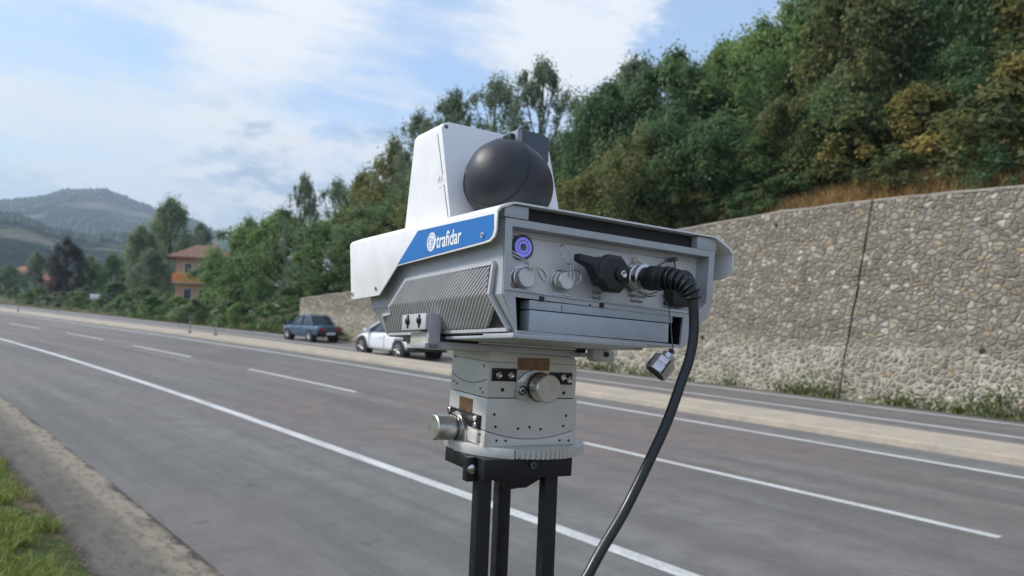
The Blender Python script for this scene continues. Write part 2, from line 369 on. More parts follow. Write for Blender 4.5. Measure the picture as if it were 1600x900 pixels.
# ------------------------------------------------------------------ stone retaining wall
def wallmat():
    m, t, b, o = newmat('rubble_stone')
    uv = t.add('ShaderNodeUVMap').outputs[0]; sx = t.add('ShaderNodeSeparateXYZ', {0: uv})
    warp = t.add('ShaderNodeTexNoise', {'Vector': uv, 'Scale': 3.0, 'Detail': 3}).outputs['Color']
    wv = t.add('ShaderNodeVectorMath', {0: warp, 1: (.20, .20, 0)}, operation='MULTIPLY').outputs[0]
    p = t.add('ShaderNodeVectorMath', {0: uv, 1: wv}, operation='ADD').outputs[0]
    p = t.vscale(p, (1, 1.25, 1))
    vd = t.add('ShaderNodeTexVoronoi', {'Vector': p, 'Scale': 6.2}, feature='DISTANCE_TO_EDGE').outputs[0]
    vc = t.add('ShaderNodeTexVoronoi', {'Vector': p, 'Scale': 6.2}); col = vc.outputs['Color']
    rs = t.add('ShaderNodeSeparateXYZ', {0: col})
    st = t.ramp(rs.outputs[0], [(0, (.20,.175,.145)), (.15, (.26,.23,.19)), (.4, (.32,.285,.235)), (.6, (.36,.325,.275)), (.80, (.44,.41,.365)), (.92, (.62,.59,.54)), (.97, (.45,.34,.21)), (1, (.46,.35,.22))])
    st = t.mix(t.mapr(t.noise(uv, 14, 6, .7), .3, .7, 0, .5), st, (.14, .125, .11, 1))
    big = t.noise(uv, .8, 5, .6)
    low = t.mapr(t.math('ADD', sx.outputs[1], t.math('MULTIPLY', big, .8)), 2.05, 1.45, 0, 1)
    thick = t.math('ADD', .10, t.math('MULTIPLY', low, .06))
    mort = t.mapr(t.math('DIVIDE', vd, thick), .35, .9, 1, 0)
    mcol = t.mix(low, (.225, .20, .17, 1), (.54, .50, .43, 1))
    mcol = t.mix(t.mapr(t.noise(uv, 22, 5, .7), .4, .7, 0, .5), mcol, (.26, .235, .20, 1))
    c = t.mix(mort, st, mcol)
    c = t.mix(t.mapr(big, .50, .66, 0, .4), c, (.22, .19, .15, 1))
    strk = t.noise(t.vscale(uv, (2.2, .22, 1)), 1, 5, .6)
    c = t.mix(t.mapr(strk, .54, .70, 0, .35), c, (.17, .15, .125, 1))
    c = t.mix(1.0, c, (1.0, .985, .92, 1), 'MULTIPLY')
    holes = t.add('ShaderNodeTexVoronoi', {'Vector': uv, 'Scale': .75}).outputs['Distance']
    c = t.mix(t.mapr(holes, .075, .05, 0, .9), c, (.02, .018, .015, 1))
    t.set(b, 'Base Color', c); t.set(b, 'Roughness', .95); t.set(b, 'Specular IOR Level', .2)
    hgt = t.math('ADD', t.mapr(vd, 0, .22, 0, 1), t.math('MULTIPLY', t.noise(uv, 18, 6, .7), .5))
    bn = t.add('ShaderNodeBump', {'Strength': .75, 'Distance': .06, 'Height': hgt}); t.l.new(bn.outputs[0], b.inputs['Normal'])
    return m
MT['wall'] = wallmat()
MT['coping'] = simple('wall_coping', (.33, .30, .255), .95, 0, .12, 3)
MT['gap'] = simple('joint_shadow_gap', (.03, .027, .024), .95)
def wall(s0, s1, lean0=0, lean1=0, label=''):
    root = empty('retaining_wall', Matrix.Translation(W((s0+s1)/2, WALLT, 0)), label, 'stone wall')
    inv = root.matrix_world.inverted()
    nz = 26; S = np.arange(s0, s1+.01, .5 if s1 < 60 else 1); S = np.append(S[:-1], s1)
    def P(s, k, off=0.0):
        H = Hw(s); z = -.1+(H+.1)*k; a = (s-s0)/(s1-s0); ss = s - (lean0*(1-a)+lean1*a)*max(z, 0)
        bump = .05*mnoise.noise(Vector((ss*1.3, z*1.3, 0)))+.03*mnoise.noise(Vector((ss*4, z*4, 2)))
        return W(ss, WALLT+.1*z+bump+off, z), (ss, z)
    vs = []; uvs = []
    for s in S:
        for k in range(nz):
            p, u = P(s, k/(nz-1)); vs.append(inv @ p); uvs.append(u)
        p, u = P(s, 1, .62); vs.append(inv @ p); uvs.append((u[0], u[1]+.62))
        p, u = P(s, 0, 1.1); vs.append(inv @ p); uvs.append((u[0], -2))
    n = nz+2; fs = [(i*n+j, i*n+j+1, (i+1)*n+j+1, (i+1)*n+j) for i in range(len(S)-1) for j in range(n-1)]
    fs += [tuple(range(n)), tuple(reversed(range((len(S)-1)*n, len(S)*n)))]
    me = bpy.data.meshes.new('masonry'); me.from_pydata([tuple(v) for v in vs], [], fs)
    uvl = me.uv_layers.new(name='UVMap')
    for l in me.loops: uvl.data[l.index].uv = uvs[l.vertex_index]
    for p in me.polygons: p.use_smooth = True
    me.materials.append(MT['wall']); bm = bmesh.new(); bm.from_mesh(me); bmesh.ops.recalc_face_normals(bm, faces=bm.faces); bm.to_mesh(me); bm.free()
    me.set_sharp_from_angle(angle=R_(50))
    o = bpy.data.objects.new('masonry', me); COL.objects.link(o); o.parent = root
    mb = MB(); rings = []
    for s in S:
        H = Hw(s); a = (s-s0)/(s1-s0); ss = s-(lean0*(1-a)+lean1*a)*H; jz = .05*mnoise.noise(Vector((ss*2.2, 0, 5)))
        rings.append([tuple(inv @ W(ss, WALLT+.1*H+dt, H+dzz+jz)) for dt, dzz in ((-.015, -.02), (-.005, .035), (.68, .05), (.68, -.03))])
    mb.loft(rings); mb.build('coping', MT['coping'], root)
wall(10.97, 41, .1, 0, 'rubble stone retaining wall section left of the dark vertical joint, sloping down to the far cars')
wall(-30, 10.92, 0, .1, 'tall rubble stone retaining wall section right of the dark vertical joint, under the dry grass')
# dark backing of the joint
def jback():
    mb = MB(); a = W(10.8, WALLT+.28, 0); 
    q = [W(10.85, WALLT+.16, 1.25), W(11.02, WALLT+.16, 1.25), W(11.02-.1*3.8+.02, WALLT+.1*5+.06, 5.0), W(10.85-.1*3.8-.02, WALLT+.1*5+.06, 5.0)]
    n = Vector((sT, -cT, 0))*.2
    mb.prism([tuple(p) for p in q], tuple(n)); o = mb.build('joint_filler', MT['gap'])
    return tag(o, 'dark open vertical joint strip between the two stone wall sections', 'wall joint')
jback()

# ------------------------------------------------------------------ hills far behind
def hillmat():
    m, t, b, o = newmat('wooded_hill')
    g = t.add('ShaderNodeNewGeometry').outputs['Position']
    gs = t.vscale(g, (1, .7, 2.5))
    n1 = t.noise(gs, .006, 7, .62, .5); n2 = t.noise(gs, .03, 6, .7); n3 = t.noise(g, .06, 5, .75)
    wood = t.mix(t.mapr(n3, .35, .65, 0, 1), (.004, .014, .012, 1), (.022, .042, .030, 1))
    field = t.mix(t.mapr(n2, .4, .6, 0, 1), (.10, .13, .07, 1), (.20, .165, .13, 1))
    c = t.mix(t.mapr(t.math('ADD', n1, t.math('MULTIPLY', n2, .15)), .595, .63, 0, 1), wood, field)
    t.set(b, 'Base Color', c); t.set(b, 'Roughness', 1); t.set(b, 'Specular IOR Level', 0)
    bn = t.add('ShaderNodeBump', {'Strength': 1, 'Distance': 16, 'Height': n3}); t.l.new(bn.outputs[0], b.inputs['Normal'])
    return m
MT['hill'] = hillmat()
def hills():
    # ridge elevation as a function of azimuth (degrees, 0 = +Y, negative = left)
    A1 = [-90,-60,-45,-36,-32.6,-30.6,-29.4,-27.1,-25.6,-24.7,-21.8,-20.1,-17,-12,-5,5,30,60]
    E1 = [4.0,5.5,6.0,5.6,5.45,5.75,6.25,6.45,5.95,5.75,5.2,4.35,3.0,2.2,2.0,2.2,2.5,2]
    A2 = [-90,-50,-34,-32,-30,-28,-26,-24,-20,-10,60]; E2 = [2.5,3.4,3.9,3.8,3.0,2.6,2.7,2.5,1.6,1.0,1.0]
    az = np.arange(-88, 60, .33); ds = [420, 520, 620, 720, 800, 880, 960, 1040, 1120, 1200, 1290, 1380, 1470, 1560, 1650, 1740, 1830, 1900, 1960, 2050, 2200, 2500]
    vs = []
    def hz(a, d):
        e1 = math.tan(R_(np.interp(a, A1, E1)-.62))*1900; e2 = math.tan(R_(np.interp(a, A2, E2)))*900
        z = np.interp(d, [420, 880, 960, 1120, 1500, 1900, 1960, 2500], [-3, e2*.96, e2, e2*.9, e1*.62, e1*.985, e1, e1*.55])
        k = min(1, d/1000); x, y = d*math.sin(R_(a)), d*math.cos(R_(a))
        z += (12*mnoise.noise(Vector((x*.004, y*.004, 0)))+5*mnoise.noise(Vector((x*.015, y*.015, 4))))*k*(0 if d < 450 else 1)
        return x, y, z+HC
    for a in az:
        for d in ds: vs.append(hz(a, d))
    mb = MB(); n_ = 0; oc = [(1,0,0),(0,1,0),(-1,0,0),(0,-1,0),(0,0,1),(0,0,-.6)]; of = [(0,1,4),(1,2,4),(2,3,4),(3,0,4),(1,0,5),(2,1,5),(3,2,5),(0,3,5)]
    while n_ < 9000:
        a = random.uniform(-35, -14); d = random.choice([random.uniform(850, 1960), random.uniform(1850, 1975), random.uniform(880, 1000)])
        x, y, z = hz(a, d)
        if mnoise.noise(Vector((x*.0045, y*.0022, 3)))+.5*mnoise.noise(Vector((x*.016, y*.009, 8))) < -.02: continue
        q = random.uniform(3.5, 8)*(.55+d/3200); n_ += 1; ph = random.uniform(0, 6)
        mb.add([(x+(vx*math.cos(ph)-vy*math.sin(ph))*q*random.uniform(.7, 1.3), y+(vx*math.sin(ph)+vy*math.cos(ph))*q, z+q*.6+vz*q*random.uniform(.7, 1.3)) for vx, vy, vz in oc], of)
    tag(mb.build('hill_woodland', LM['hillwood'], smooth=True), 'far off woodland covering the hills', kind='stuff')
    n = len(ds); fs = [(i*n+j, (i+1)*n+j, (i+1)*n+j+1, i*n+j+1) for i in range(len(az)-1) for j in range(n-1)]
    me = bpy.data.meshes.new('hills'); me.from_pydata(vs, [], fs); me.materials.append(MT['hill'])
    for p in me.polygons: p.use_smooth = True
    o = bpy.data.objects.new('hills', me); COL.objects.link(o); o['kind'] = 'structure'

# ------------------------------------------------------------------ foliage
def leafmat(name, c1, c2, c3, tr=.3):
    m, t, b, o = newmat(name)
    at = t.add('ShaderNodeAttribute', attribute_name='tint').outputs['Fac']
    g = t.add('ShaderNodeNewGeometry').outputs['Position']
    clump = t.noise(g, .55, 3, .6)
    f = t.math('ADD', t.math('MULTIPLY', at, .65), t.math('MULTIPLY', clump, .5))
    c = t.ramp(f, [(.22, c1), (.55, c2), (.90, c3)])
    c = t.mix(t.mapr(t.noise(g, .16, 3, .6), .54, .70, 0, .3), c, t.mix(1.0, c, (1.3, 1.08, .72, 1), 'MULTIPLY'))
    t.set(b, 'Base Color', c); t.set(b, 'Roughness', .6); t.set(b, 'Specular IOR Level', .25)
    tl = t.add('ShaderNodeBsdfTranslucent', {'Color': c}); mxs = t.add('ShaderNodeMixShader', {0: tr, 1: b.outputs[0], 2: tl.outputs[0]})
    t.l.new(mxs.outputs[0], o.inputs[0]); return m
LM = {
 'green': leafmat('green_leaves', (.074,.137,.051), (.155,.245,.086), (.267,.356,.126), .5),
 'deep': leafmat('deep_green_leaves', (.066,.124,.062), (.124,.203,.090), (.211,.289,.117), .5),
 'olive': leafmat('olive_leaves', (.077,.105,.046), (.147,.179,.070), (.333,.307,.109), .5),
 'rust': leafmat('yellowing_leaves', (.071,.092,.038), (.189,.194,.064), (.424,.318,.100), .5),
 'grey': leafmat('grey_green_leaves', (.097,.145,.094), (.173,.221,.135), (.248,.291,.179), .5),
 'pale': leafmat('pale_willow_leaves', (.107,.162,.078), (.202,.263,.128), (.309,.363,.188), .5),
 'plum': leafmat('dark_brownish_leaves', (.034,.036,.036), (.062,.062,.058), (.095,.09,.078), .42),
 'dry': leafmat('dry_grass_blades', (.17,.11,.045), (.30,.19,.075), (.42,.29,.13)),
}
LM['hillwood'] = simple('far_tree_cover', (.032, .064, .036), 1, 0, .3, .02)
hills()
MT['bark'] = simple('bark', (.085, .07, .055), .95, 0, .2, 8)
def crown_mesh(seed, npuff=62, nleaf=150, style='round', lsize=.014):
    r = np.random.default_rng(seed); C = []; Rr = []
    for i in range(npuff):
        h = r.uniform(0, 1)**(.85)
        if style == 'round': env = .50*math.sin(math.pi*min(1, (h*.86+.16)))**.55
        elif style == 'tall': env = .46*(1-h**2.2)**.6+.03
        elif style == 'sparse': env = .50*math.sin(math.pi*min(1, h*.8+.18))**.7
        else: env = .5*(1-h*h)**.5
        a = r.uniform(0, 2*math.pi); q = env*r.uniform(.35, 1.0)
        lob = 1+.28*math.sin(3*a+seed)+.15*math.sin(5*a+2*seed+4*h)
        C.append((q*lob*math.cos(a), q*lob*math.sin(a), .1+.86*h)); Rr.append(r.uniform(.06, .185)*(1.15-.45*h))
    if style == 'sparse': Rr = [x*.62 for x in Rr]
    for i in range(7 if style != 'bush' else 3):  # spires on top
        a = r.uniform(0, 6.28); q = r.uniform(0, .17); C.append((q*math.cos(a), q*math.sin(a), .97-q*.75+r.uniform(-.03, .03))); Rr.append(r.uniform(.05, .09))
    C = np.array(C); Rr = np.array(Rr); n = len(C)
    idx = np.repeat(np.arange(n), nleaf); N = len(idx)
    d = r.normal(size=(N, 3)); d /= np.linalg.norm(d, axis=1)[:, None]
    rad = Rr[idx]*np.minimum(np.abs(r.normal(.72, .36, N)), 1.75)
    pos = C[idx]+d*rad[:, None]*np.array([1, 1, .95])
    keep = pos[:, 2] > 0.0; pos = pos[keep]; d = d[keep]; idx = idx[keep]; N = len(pos)
    nrm = d*.75+r.normal(size=(N, 3))*.45+np.array([0, 0, .6]); nrm /= np.linalg.norm(nrm, axis=1)[:, None]
    a = np.cross(nrm, r.normal(size=(N, 3))); a /= np.linalg.norm(a, axis=1)[:, None]; b = np.cross(nrm, a)
    L = lsize*r.uniform(.6, 1.35, N)[:, None]; Wd = L*.62
    V = np.empty((N, 4, 3)); V[:, 0] = pos-a*L; V[:, 1] = pos-b*Wd+nrm*L*.15; V[:, 2] = pos+a*L; V[:, 3] = pos+b*Wd+nrm*L*.15
    me = bpy.data.meshes.new('crown'); me.vertices.add(N*4); me.vertices.foreach_set('co', V.reshape(-1))
    me.loops.add(N*4); me.loops.foreach_set('vertex_index', np.arange(N*4, dtype=np.int32))
    me.polygons.add(N); me.polygons.foreach_set('loop_start', np.arange(0, N*4, 4, dtype=np.int32)); me.polygons.foreach_set('loop_total', np.full(N, 4, dtype=np.int32))
    me.update()
    pt = r.uniform(0, 1, n); tint = np.repeat(np.clip(pt[idx]*.6+r.uniform(0, .4, N), 0, 1), 4)
    at = me.attributes.new('tint', 'FLOAT', 'POINT'); at.data.foreach_set('value', tint.astype(np.float32))
    me.materials.append(LM['green']); me.update(); return me, C
def trunk_mesh(seed, C):
    r = random.Random(seed); mb = MB()
    pts = [(0, 0, -.04), (.01*r.uniform(-1, 1), .01, .15), (.03*r.uniform(-1, 1), .02*r.uniform(-1, 1), .4), (.04*r.uniform(-1, 1), .03*r.uniform(-1, 1), .68), (0, 0, .9)]
    mb.tube(pts, [.03, .024, .019, .012, .004], 7)
    for i in r.sample(range(len(C)), min(24, len(C))):
        c = Vector(C[i]); z0 = max(.12, c.z*r.uniform(.45, .75)); p0 = Vector((0, 0, z0)); mid = p0.lerp(c, .55)+Vector((0, 0, -.015))
        mb.tube([p0, mid, c], [.010, .006, .002], 5)
    me = bpy.data.meshes.new('trunk'); me.from_pydata(mb.v, [], mb.f)
    for p in me.polygons: p.use_smooth = True
    me.materials.append(MT['bark']); return me
PROTO = {}
for k, (st, sd_, npf, nl, ls) in {'roundA': ('round', 1, 84, 200, .0145), 'roundB': ('round', 5, 80, 210, .0145), 'roundC': ('round', 9, 90, 190, .0145), 'tallA': ('tall', 3, 84, 190, .0145), 'tallB': ('tall', 8, 78, 200, .0145), 'sparseA': ('sparse', 4, 120, 90, .0115), 'sparseB': ('sparse', 12, 110, 85, .0115), 'bushA': ('bush', 6, 34, 120, .026), 'bushB': ('bush', 14, 30, 120, .028)}.items():
    me, C = crown_mesh(sd_, npf, nl, st, ls); PROTO[k] = (me, trunk_mesh(sd_, C))
def ray_az(u, v=470): 
    d = VW @ Vector(((u-800)/F, 1, -(v-450)/F)); return d
def w2st(p):
    s = p.x*cT+p.y*sT; t = p.x*sT-p.y*cT; return s, t-cf(s)
TONE = {'deep': 'dark green', 'green': 'bright green', 'olive': 'olive green', 'rust': 'yellowish', 'grey': 'grey green', 'pale': 'pale green'}
def REG(u):
    for lim, tx in ((700, ', left of the tower'), (880, ', behind the tower and dome'), (1080, ', above the device hood'), (1340, ', left of the joint'), (1480, ', just right of the joint'), (9999, ', near the right edge')):
        if u < lim: return tx
def REG2(u):
    for lim, tx in ((120, ', at the left edge'), (270, ', left of the orange house'), (360, ', below the orange house'), (9999, ', near the blue car')):
        if u < lim: return tx
def plant(name, key, u, dist, vtop, wpx, mat, label, cat='tree', group=None, vbase=None, rot=None):
    d = ray_az(u); x, y = d.x/d.y*dist, dist
    s, t = w2st(Vector((x, y, 0)))
    while s < 43.5 and t < WALLT+1.35 and dist < 60: dist += .3; x, y = d.x/d.y*dist, dist; s, t = w2st(Vector((x, y, 0)))
    gz = terrain(s, t)-.1
    if group: label = TONE[mat]+' '+label+(REG(u) if 'far carriageway' not in label else REG2(u))
    if vbase is not None:
        gz = max(gz, -.2)
    dt = VW @ Vector(((u-800)/F, 1, -(vtop-450)/F)); zt = HC + dt.z/dt.y*dist
    H = max(zt-gz, .5); wd = wpx/F*dist
    if name == 'bush': wd = min(wd, 1.7*H)
    rz = random.uniform(0, 6.28) if rot is None else rot
    root = empty(name, Matrix.Translation((x, y, gz)), label, cat, group)
    for nm, me in (('crown', PROTO[key][0]), ('trunk', PROTO[key][1])):
        if name == 'bush' and nm == 'trunk': continue
        o = bpy.data.objects.new(nm, me); COL.objects.link(o); o.parent = root
        o.rotation_euler = (0, 0, rz); o.scale = (wd, wd, H) if nm == 'crown' else (wd, wd, H)
        if nm == 'crown': o.material_slots[0].link = 'OBJECT'; o.material_slots[0].material = LM[mat]
    return root
FG = 'trees of the hillside forest above the stone wall'
T = [ # key, u, dist, vtop, width px, material, label
 ('roundA', 1640, 25, -190, 330, 'rust', 'tree with yellowing branches at the right edge of the photo, nearest above the wall'),
 ('roundB', 1520, 29, -170, 330, 'olive', 'tall dark tree just left of the yellowing tree at the right edge'),
 ('tallA', 1420, 27, -110, 260, 'deep', 'tall deep green tree above the patch of tan dry grass'),
 ('roundC', 1320, 26, -30, 250, 'olive', 'brownish green tree straight above the wall joint, with yellow tips'),
 ('tallB', 1255, 29, -15, 190, 'green', 'bright green tree whose tip just reaches the top edge of the photo'),
 ('roundA', 1180, 31, 38, 210, 'green', 'light topped tree with rounded crown right of the blue sky gap'),
 ('tallA', 1125, 34, 70, 170, 'green', 'narrow light green tree beside the blue sky gap'),
 ('roundB', 1050, 33, 84, 210, 'deep', 'broad green tree behind the upper right corner of the white hood'),
 ('tallB', 985, 36, 92, 160, 'grey', 'pointed tree left of the broad green tree, under the white cloud'),
 ('roundC', 940, 34, 135, 180, 'deep', 'rounded dark green tree right of the black dome'),
 ('roundB', 900, 40, 205, 150, 'deep', 'short tree in the dip of the forest outline right of the tower'),
 ('sparseA', 838, 38, 92, 150, 'grey', 'thin tree with see through crown rising behind the tower and dome'),
 ('sparseB', 765, 42, 118, 170, 'grey', 'airy grey green tree directly behind the white tower'),
 ('sparseA', 700, 44, 140, 140, 'grey', 'see through tree above the left corner of the white tower'),
 ('sparseB', 645, 46, 172, 120, 'grey', 'leaning see through tree just left of the white tower'),
 ('roundA', 610, 50, 225, 130, 'olive', 'brown tinged tree touching the left side of the tower'),
 ('tallB', 565, 56, 268, 110, 'olive', 'small brownish tree behind the white skirt of the hood'),
 ('sparseB', 520, 58, 278, 100, 'grey', 'small airy tree between the branching tree and the brownish tree'),
 ('sparseA', 468, 56, 272, 80, 'grey', 'thin branching tree standing clear against the cloud, left of the device'),
 ('roundC', 530, 52, 335, 170, 'green', 'full green tree behind the left end of the white hood'),
 ('roundB', 440, 60, 330, 150, 'green', 'rounded green tree behind the blue car'),
 ('roundA', 385, 66, 345, 130, 'green', 'large green tree hiding the right side of the orange house'),
 ('roundB', 340, 78, 398, 92, 'green', 'fresh green tree covering the lower right of the orange house'),
 ('tallA', 262, 118, 314, 95, 'pale', 'tall pale green tree against the hill, left of the orange house'),
 ('roundC', 308, 135, 352, 80, 'grey', 'pale grey green tree above the roof of the orange house'),
 ('roundB', 215, 110, 355, 75, 'pale', 'pale tree left of the tall one, in front of the hill'),
 ('roundA', 102, 96, 374, 72, 'plum', 'darkest brownish tree standing in front of the hill at the far left'),
 ('tallB', 172, 98, 398, 52, 'deep', 'narrow dark green tree right of the darkest brownish tree'),
 ('roundC', 140, 104, 402, 50, 'pale', 'light green tree squeezed between the darkest brownish tree and the narrow dark tree'),
 ('tallA', 235, 96, 392, 78, 'grey', 'grey green tree behind the white roadside marker stones'),
 ('roundB', 55, 150, 395, 50, 'grey', 'distant grey green tree left of the darkest brownish tree'),
 ('roundA', 12, 140, 415, 60, 'deep', 'distant dark tree cut by the left edge of the photo'),
]
for k, u, d, vt, wp, mt, lb in T: plant('broadleaf_tree', k, u, d, vt, wp, mt, lb)
for k, u, d, mt, tx in (('roundB', 1790, 27, 'deep', 'first'), ('tallA', 1980, 28, 'green', 'second'), ('roundC', 2220, 27, 'olive', 'third'), ('roundA', 2550, 26, 'deep', 'fourth'), ('tallB', 3000, 25, 'green', 'fifth')): plant('broadleaf_tree', k, u, d, -230, 420, mt, tx+' tall tree on the slope beyond the right edge of the photo')
# second rows of the forest, seen between and below the crowns in front
OUT = [(560, 290), (600, 260), (650, 215), (700, 200), (780, 190), (860, 200), (900, 215), (960, 150), (1050, 100), (1125, 80), (1180, 50), (1240, 0), (1320, -60), (1700, -200)]
def outl(u): return float(np.interp(u, [a for a, b in OUT], [b for a, b in OUT]))
ks = ['roundA', 'roundB', 'roundC', 'tallA', 'tallB']; ms = ['deep', 'green', 'deep', 'olive', 'grey']
for i in range(30):
    u = 640+i*34+random.uniform(-10, 10); d = random.uniform(38, 50)-(u-640)*.006
    plant('broadleaf_tree', random.choice(ks), u, d, outl(u)+random.uniform(25, 90), random.uniform(150, 230), random.choice(ms),
          'tree of the forest behind the front row', 'tree', FG)
for i in range(24):
    u = 600+i*44+random.uniform(-12, 12); d = 29.5-(u-600)*.0062+(max(0, 900-u)*.05)
    plant('understory_tree', random.choice(['roundA', 'roundB', 'roundC']), u, d, (outl(u)+300)*.5+random.uniform(-25, 45) if u > 900 else 330+random.uniform(-30, 20), random.uniform(120, 190), random.choice(['deep', 'deep', 'green', 'olive']),
          'low tree at the foot of the forest', 'tree', 'low trees at the foot of the forest')
BG = 'bushes along the foot of the forest'
for i in range(26):
    u = 690+i*36+random.uniform(-9, 9)
    if 1395 < u < 1500 or 1255 < u < 1300: continue
    wt = float(np.interp(u, [600, 1080, 1200, 1350, 1480, 1600], [440, 355, 335, 316, 301, 290]))
    d = float(np.interp(u, [690, 900, 1080, 1350, 1600], [36, 29, 24, 21.5, 20.5]))+random.uniform(.5, 2)
    plant('bush', random.choice(['bushA', 'bushB']), u, d, wt-random.uniform(28, 62), random.uniform(60, 110), random.choice(['deep', 'green', 'olive', 'deep']),
          'bush between the forest and the wall', 'bush', BG)
for i in range(105):
    s_ = random.uniform(-3, 30); t_ = random.choice([random.uniform(20.4, 21.4), random.uniform(21.5, 24.5)]); p = W(s_, t_, 0)
    d_ = VW.inverted() @ Vector((p.x, p.y, terrain(s_, t_)-HC)); u_ = 800+F*d_.x/d_.y
    if 1405 < u_ < 1540 and t_ < 22.4 or u_ > 1640: continue
    if 1275 < u_ < 1315 and t_ < 22: continue
    hh = random.uniform(.7, 1.5) if t_ < 21.5 else random.uniform(1.4, 2.8); dtop = VW.inverted() @ Vector((p.x, p.y, terrain(s_, t_)-HC+hh)); vt_ = 450-F*dtop.z/dtop.y
    plant('bush', random.choice(['bushA', 'bushB']), u_, p.y, vt_, hh*random.uniform(1.1, 1.6)*F/p.y, random.choice(['deep', 'olive', 'green', 'rust', 'olive']), 'shrub on the bank just above the wall', 'bush', 'shrubs on the bank above the wall')
B = [ ('bushA', 20, 118, 452, 60, 'deep', 'dark low bush by the far road at the left edge'),
 ('bushB', 62, 104, 446, 50, 'green', 'bush under the small orange house'),
 ('bushA', 95, 100, 452, 70, 'grey', 'grey green bush at the foot of the darkest brownish tree'),
 ('bushB', 135, 92, 448, 60, 'grey', 'grey green bush behind the white roadside marker'),
 ('bushA', 180, 88, 440, 70, 'deep', 'dark bush right of the white roadside marker'),
 ('bushB', 225, 84, 446, 80, 'pale', 'pale bush left of the orange house, by the road'),
 ('bushA', 262, 76, 458, 80, 'green', 'green bush below the orange house'),
 ('bushB', 345, 70, 440, 60, 'green', 'fresh green bush in front of the orange house'),
 ('bushA', 352, 62, 470, 70, 'pale', 'whitish pale bush in front of the pale rocks'),
 ('bushB', 400, 58, 476, 80, 'grey', 'grey green bush between the pale rocks and the blue car'),
 ('bushA', 448, 54, 450, 90, 'deep', 'dark bush behind the blue car'),
 ('bushB', 500, 51, 430, 110, 'green', 'tall bush above the low end of the stone wall'),
 ('bushA', 560, 46, 410, 110, 'deep', 'dark bush above the wall behind the white car'),
 ('bushB', 380, 64, 420, 100, 'green', 'big leafy bush below the green tree left of the blue car'),
 ('bushA', 620, 42, 400, 110, 'deep', 'dark bush hidden behind the grey housing')]
for k, u, d, vt, wp, mt, lb in B: plant('bush', k, u, d, vt, wp, mt, lb, 'bush')

for i, (s_, t_) in enumerate([(43, 19.6), (46, 20.2), (49, 19.9), (52.5, 20.3), (56, 20.0), (60, 20.4), (64, 20.1), (68.5, 20.5), (73, 20.6), (79, 21), (86, 21), (93, 21.5), (101, 22), (110, 22.5), (48, 22.5), (55, 23), (63, 23.5), (72, 24), (82, 25), (95, 26), (44.5, 20.8), (47.5, 21.4), (51, 21), (54, 21.5), (58, 21.2), (62, 21.6), (66, 21.5), (70.5, 22), (76, 22), (83, 22.5), (89.5, 23), (97, 23.5)]):
    p = W(s_, t_, 0); d_ = VW.inverted() @ Vector((p.x, p.y, -HC+.2)); u_ = 800+F*d_.x/d_.y
    hh = random.uniform(1.0, 1.75); dtop = VW.inverted() @ Vector((p.x, p.y, -HC+hh)); vt_ = 450-F*dtop.z/dtop.y
    plant('bush', random.choice(['bushA', 'bushB']), u_, p.y, vt_, random.uniform(3.2, 5)*F/p.y, random.choice(['pale', 'green', 'grey', 'green']), 'low bush between the far carriageway and trees', 'bush', 'low bushes lining the far side of the road')

# small weeds along wall foot, dry grass above the wall, near verge grass: uncountable
def blades(name, pts, hmin, hmax, mat, wd, lean=.5, label=None):
    N = len(pts); P0 = np.array(pts); r = rng
    h = r.uniform(hmin, hmax, N)[:, None]; a = r.uniform(0, 2*np.pi, N); dv = np.stack([np.cos(a), np.sin(a), np.zeros(N)], 1)
    ld = r.normal(size=(N, 3))*lean; ld[:, 2] = 0
    V = np.empty((N, 5, 3)); wv = dv*wd
    V[:, 0] = P0-wv; V[:, 1] = P0+wv; mid = P0+np.array([0, 0, 1])*h*.6+ld*h*.35; V[:, 2] = mid+wv*.7; V[:, 3] = mid-wv*.7
    V[:, 4] = P0+np.array([0, 0, 1])*h*.95+ld*h
    vs = V.reshape(-1, 3); fs = []
    for i in range(N): o = i*5; fs += [(o, o+1, o+2, o+3), (o+3, o+2, o+4)]
    me = bpy.data.meshes.new(name); me.from_pydata(vs.tolist(), [], fs)
    at = me.attributes.new('tint', 'FLOAT', 'POINT'); at.data.foreach_set('value', np.repeat(r.uniform(0, 1, N), 5).astype(np.float32))
    me.materials.append(mat); o = bpy.data.objects.new(name, me); COL.objects.link(o)
    return tag(o, label, kind='stuff')
pts = []
while len(pts) < 60000:
    s = random.choice([random.uniform(2.5, 22), random.uniform(4, 11), random.uniform(4, 9)]); t = random.uniform(-1.2, 1.28); n = mnoise.noise(Vector((s*1.6, t*1.6, 0)))
    if t > 1.05 and n+random.uniform(-.2, .2) < .05+(t-1.05)*1.4: continue
    if n < -.55: continue
    pts.append(tuple(W(s, t, terrain(s, t)-.01)))
gm = leafmat('verge_grass', (.10, .15, .03), (.19, .27, .055), (.38, .36, .14), .45)
blades('verge_grass', pts, .04, .15, gm, .006, .55, 'short green grass on the near roadside verge')
pts = []
for i in range(3000):
    s = random.uniform(2.5, 20); t = 1.3+random.gauss(0, .16); pts.append(tuple(W(s, t, terrain(s, t)+.005)))
blades('dry_litter', pts, .004, .02, LM['dry'], .004, 2.2, 'dry straw and litter between grass and concrete gutter')
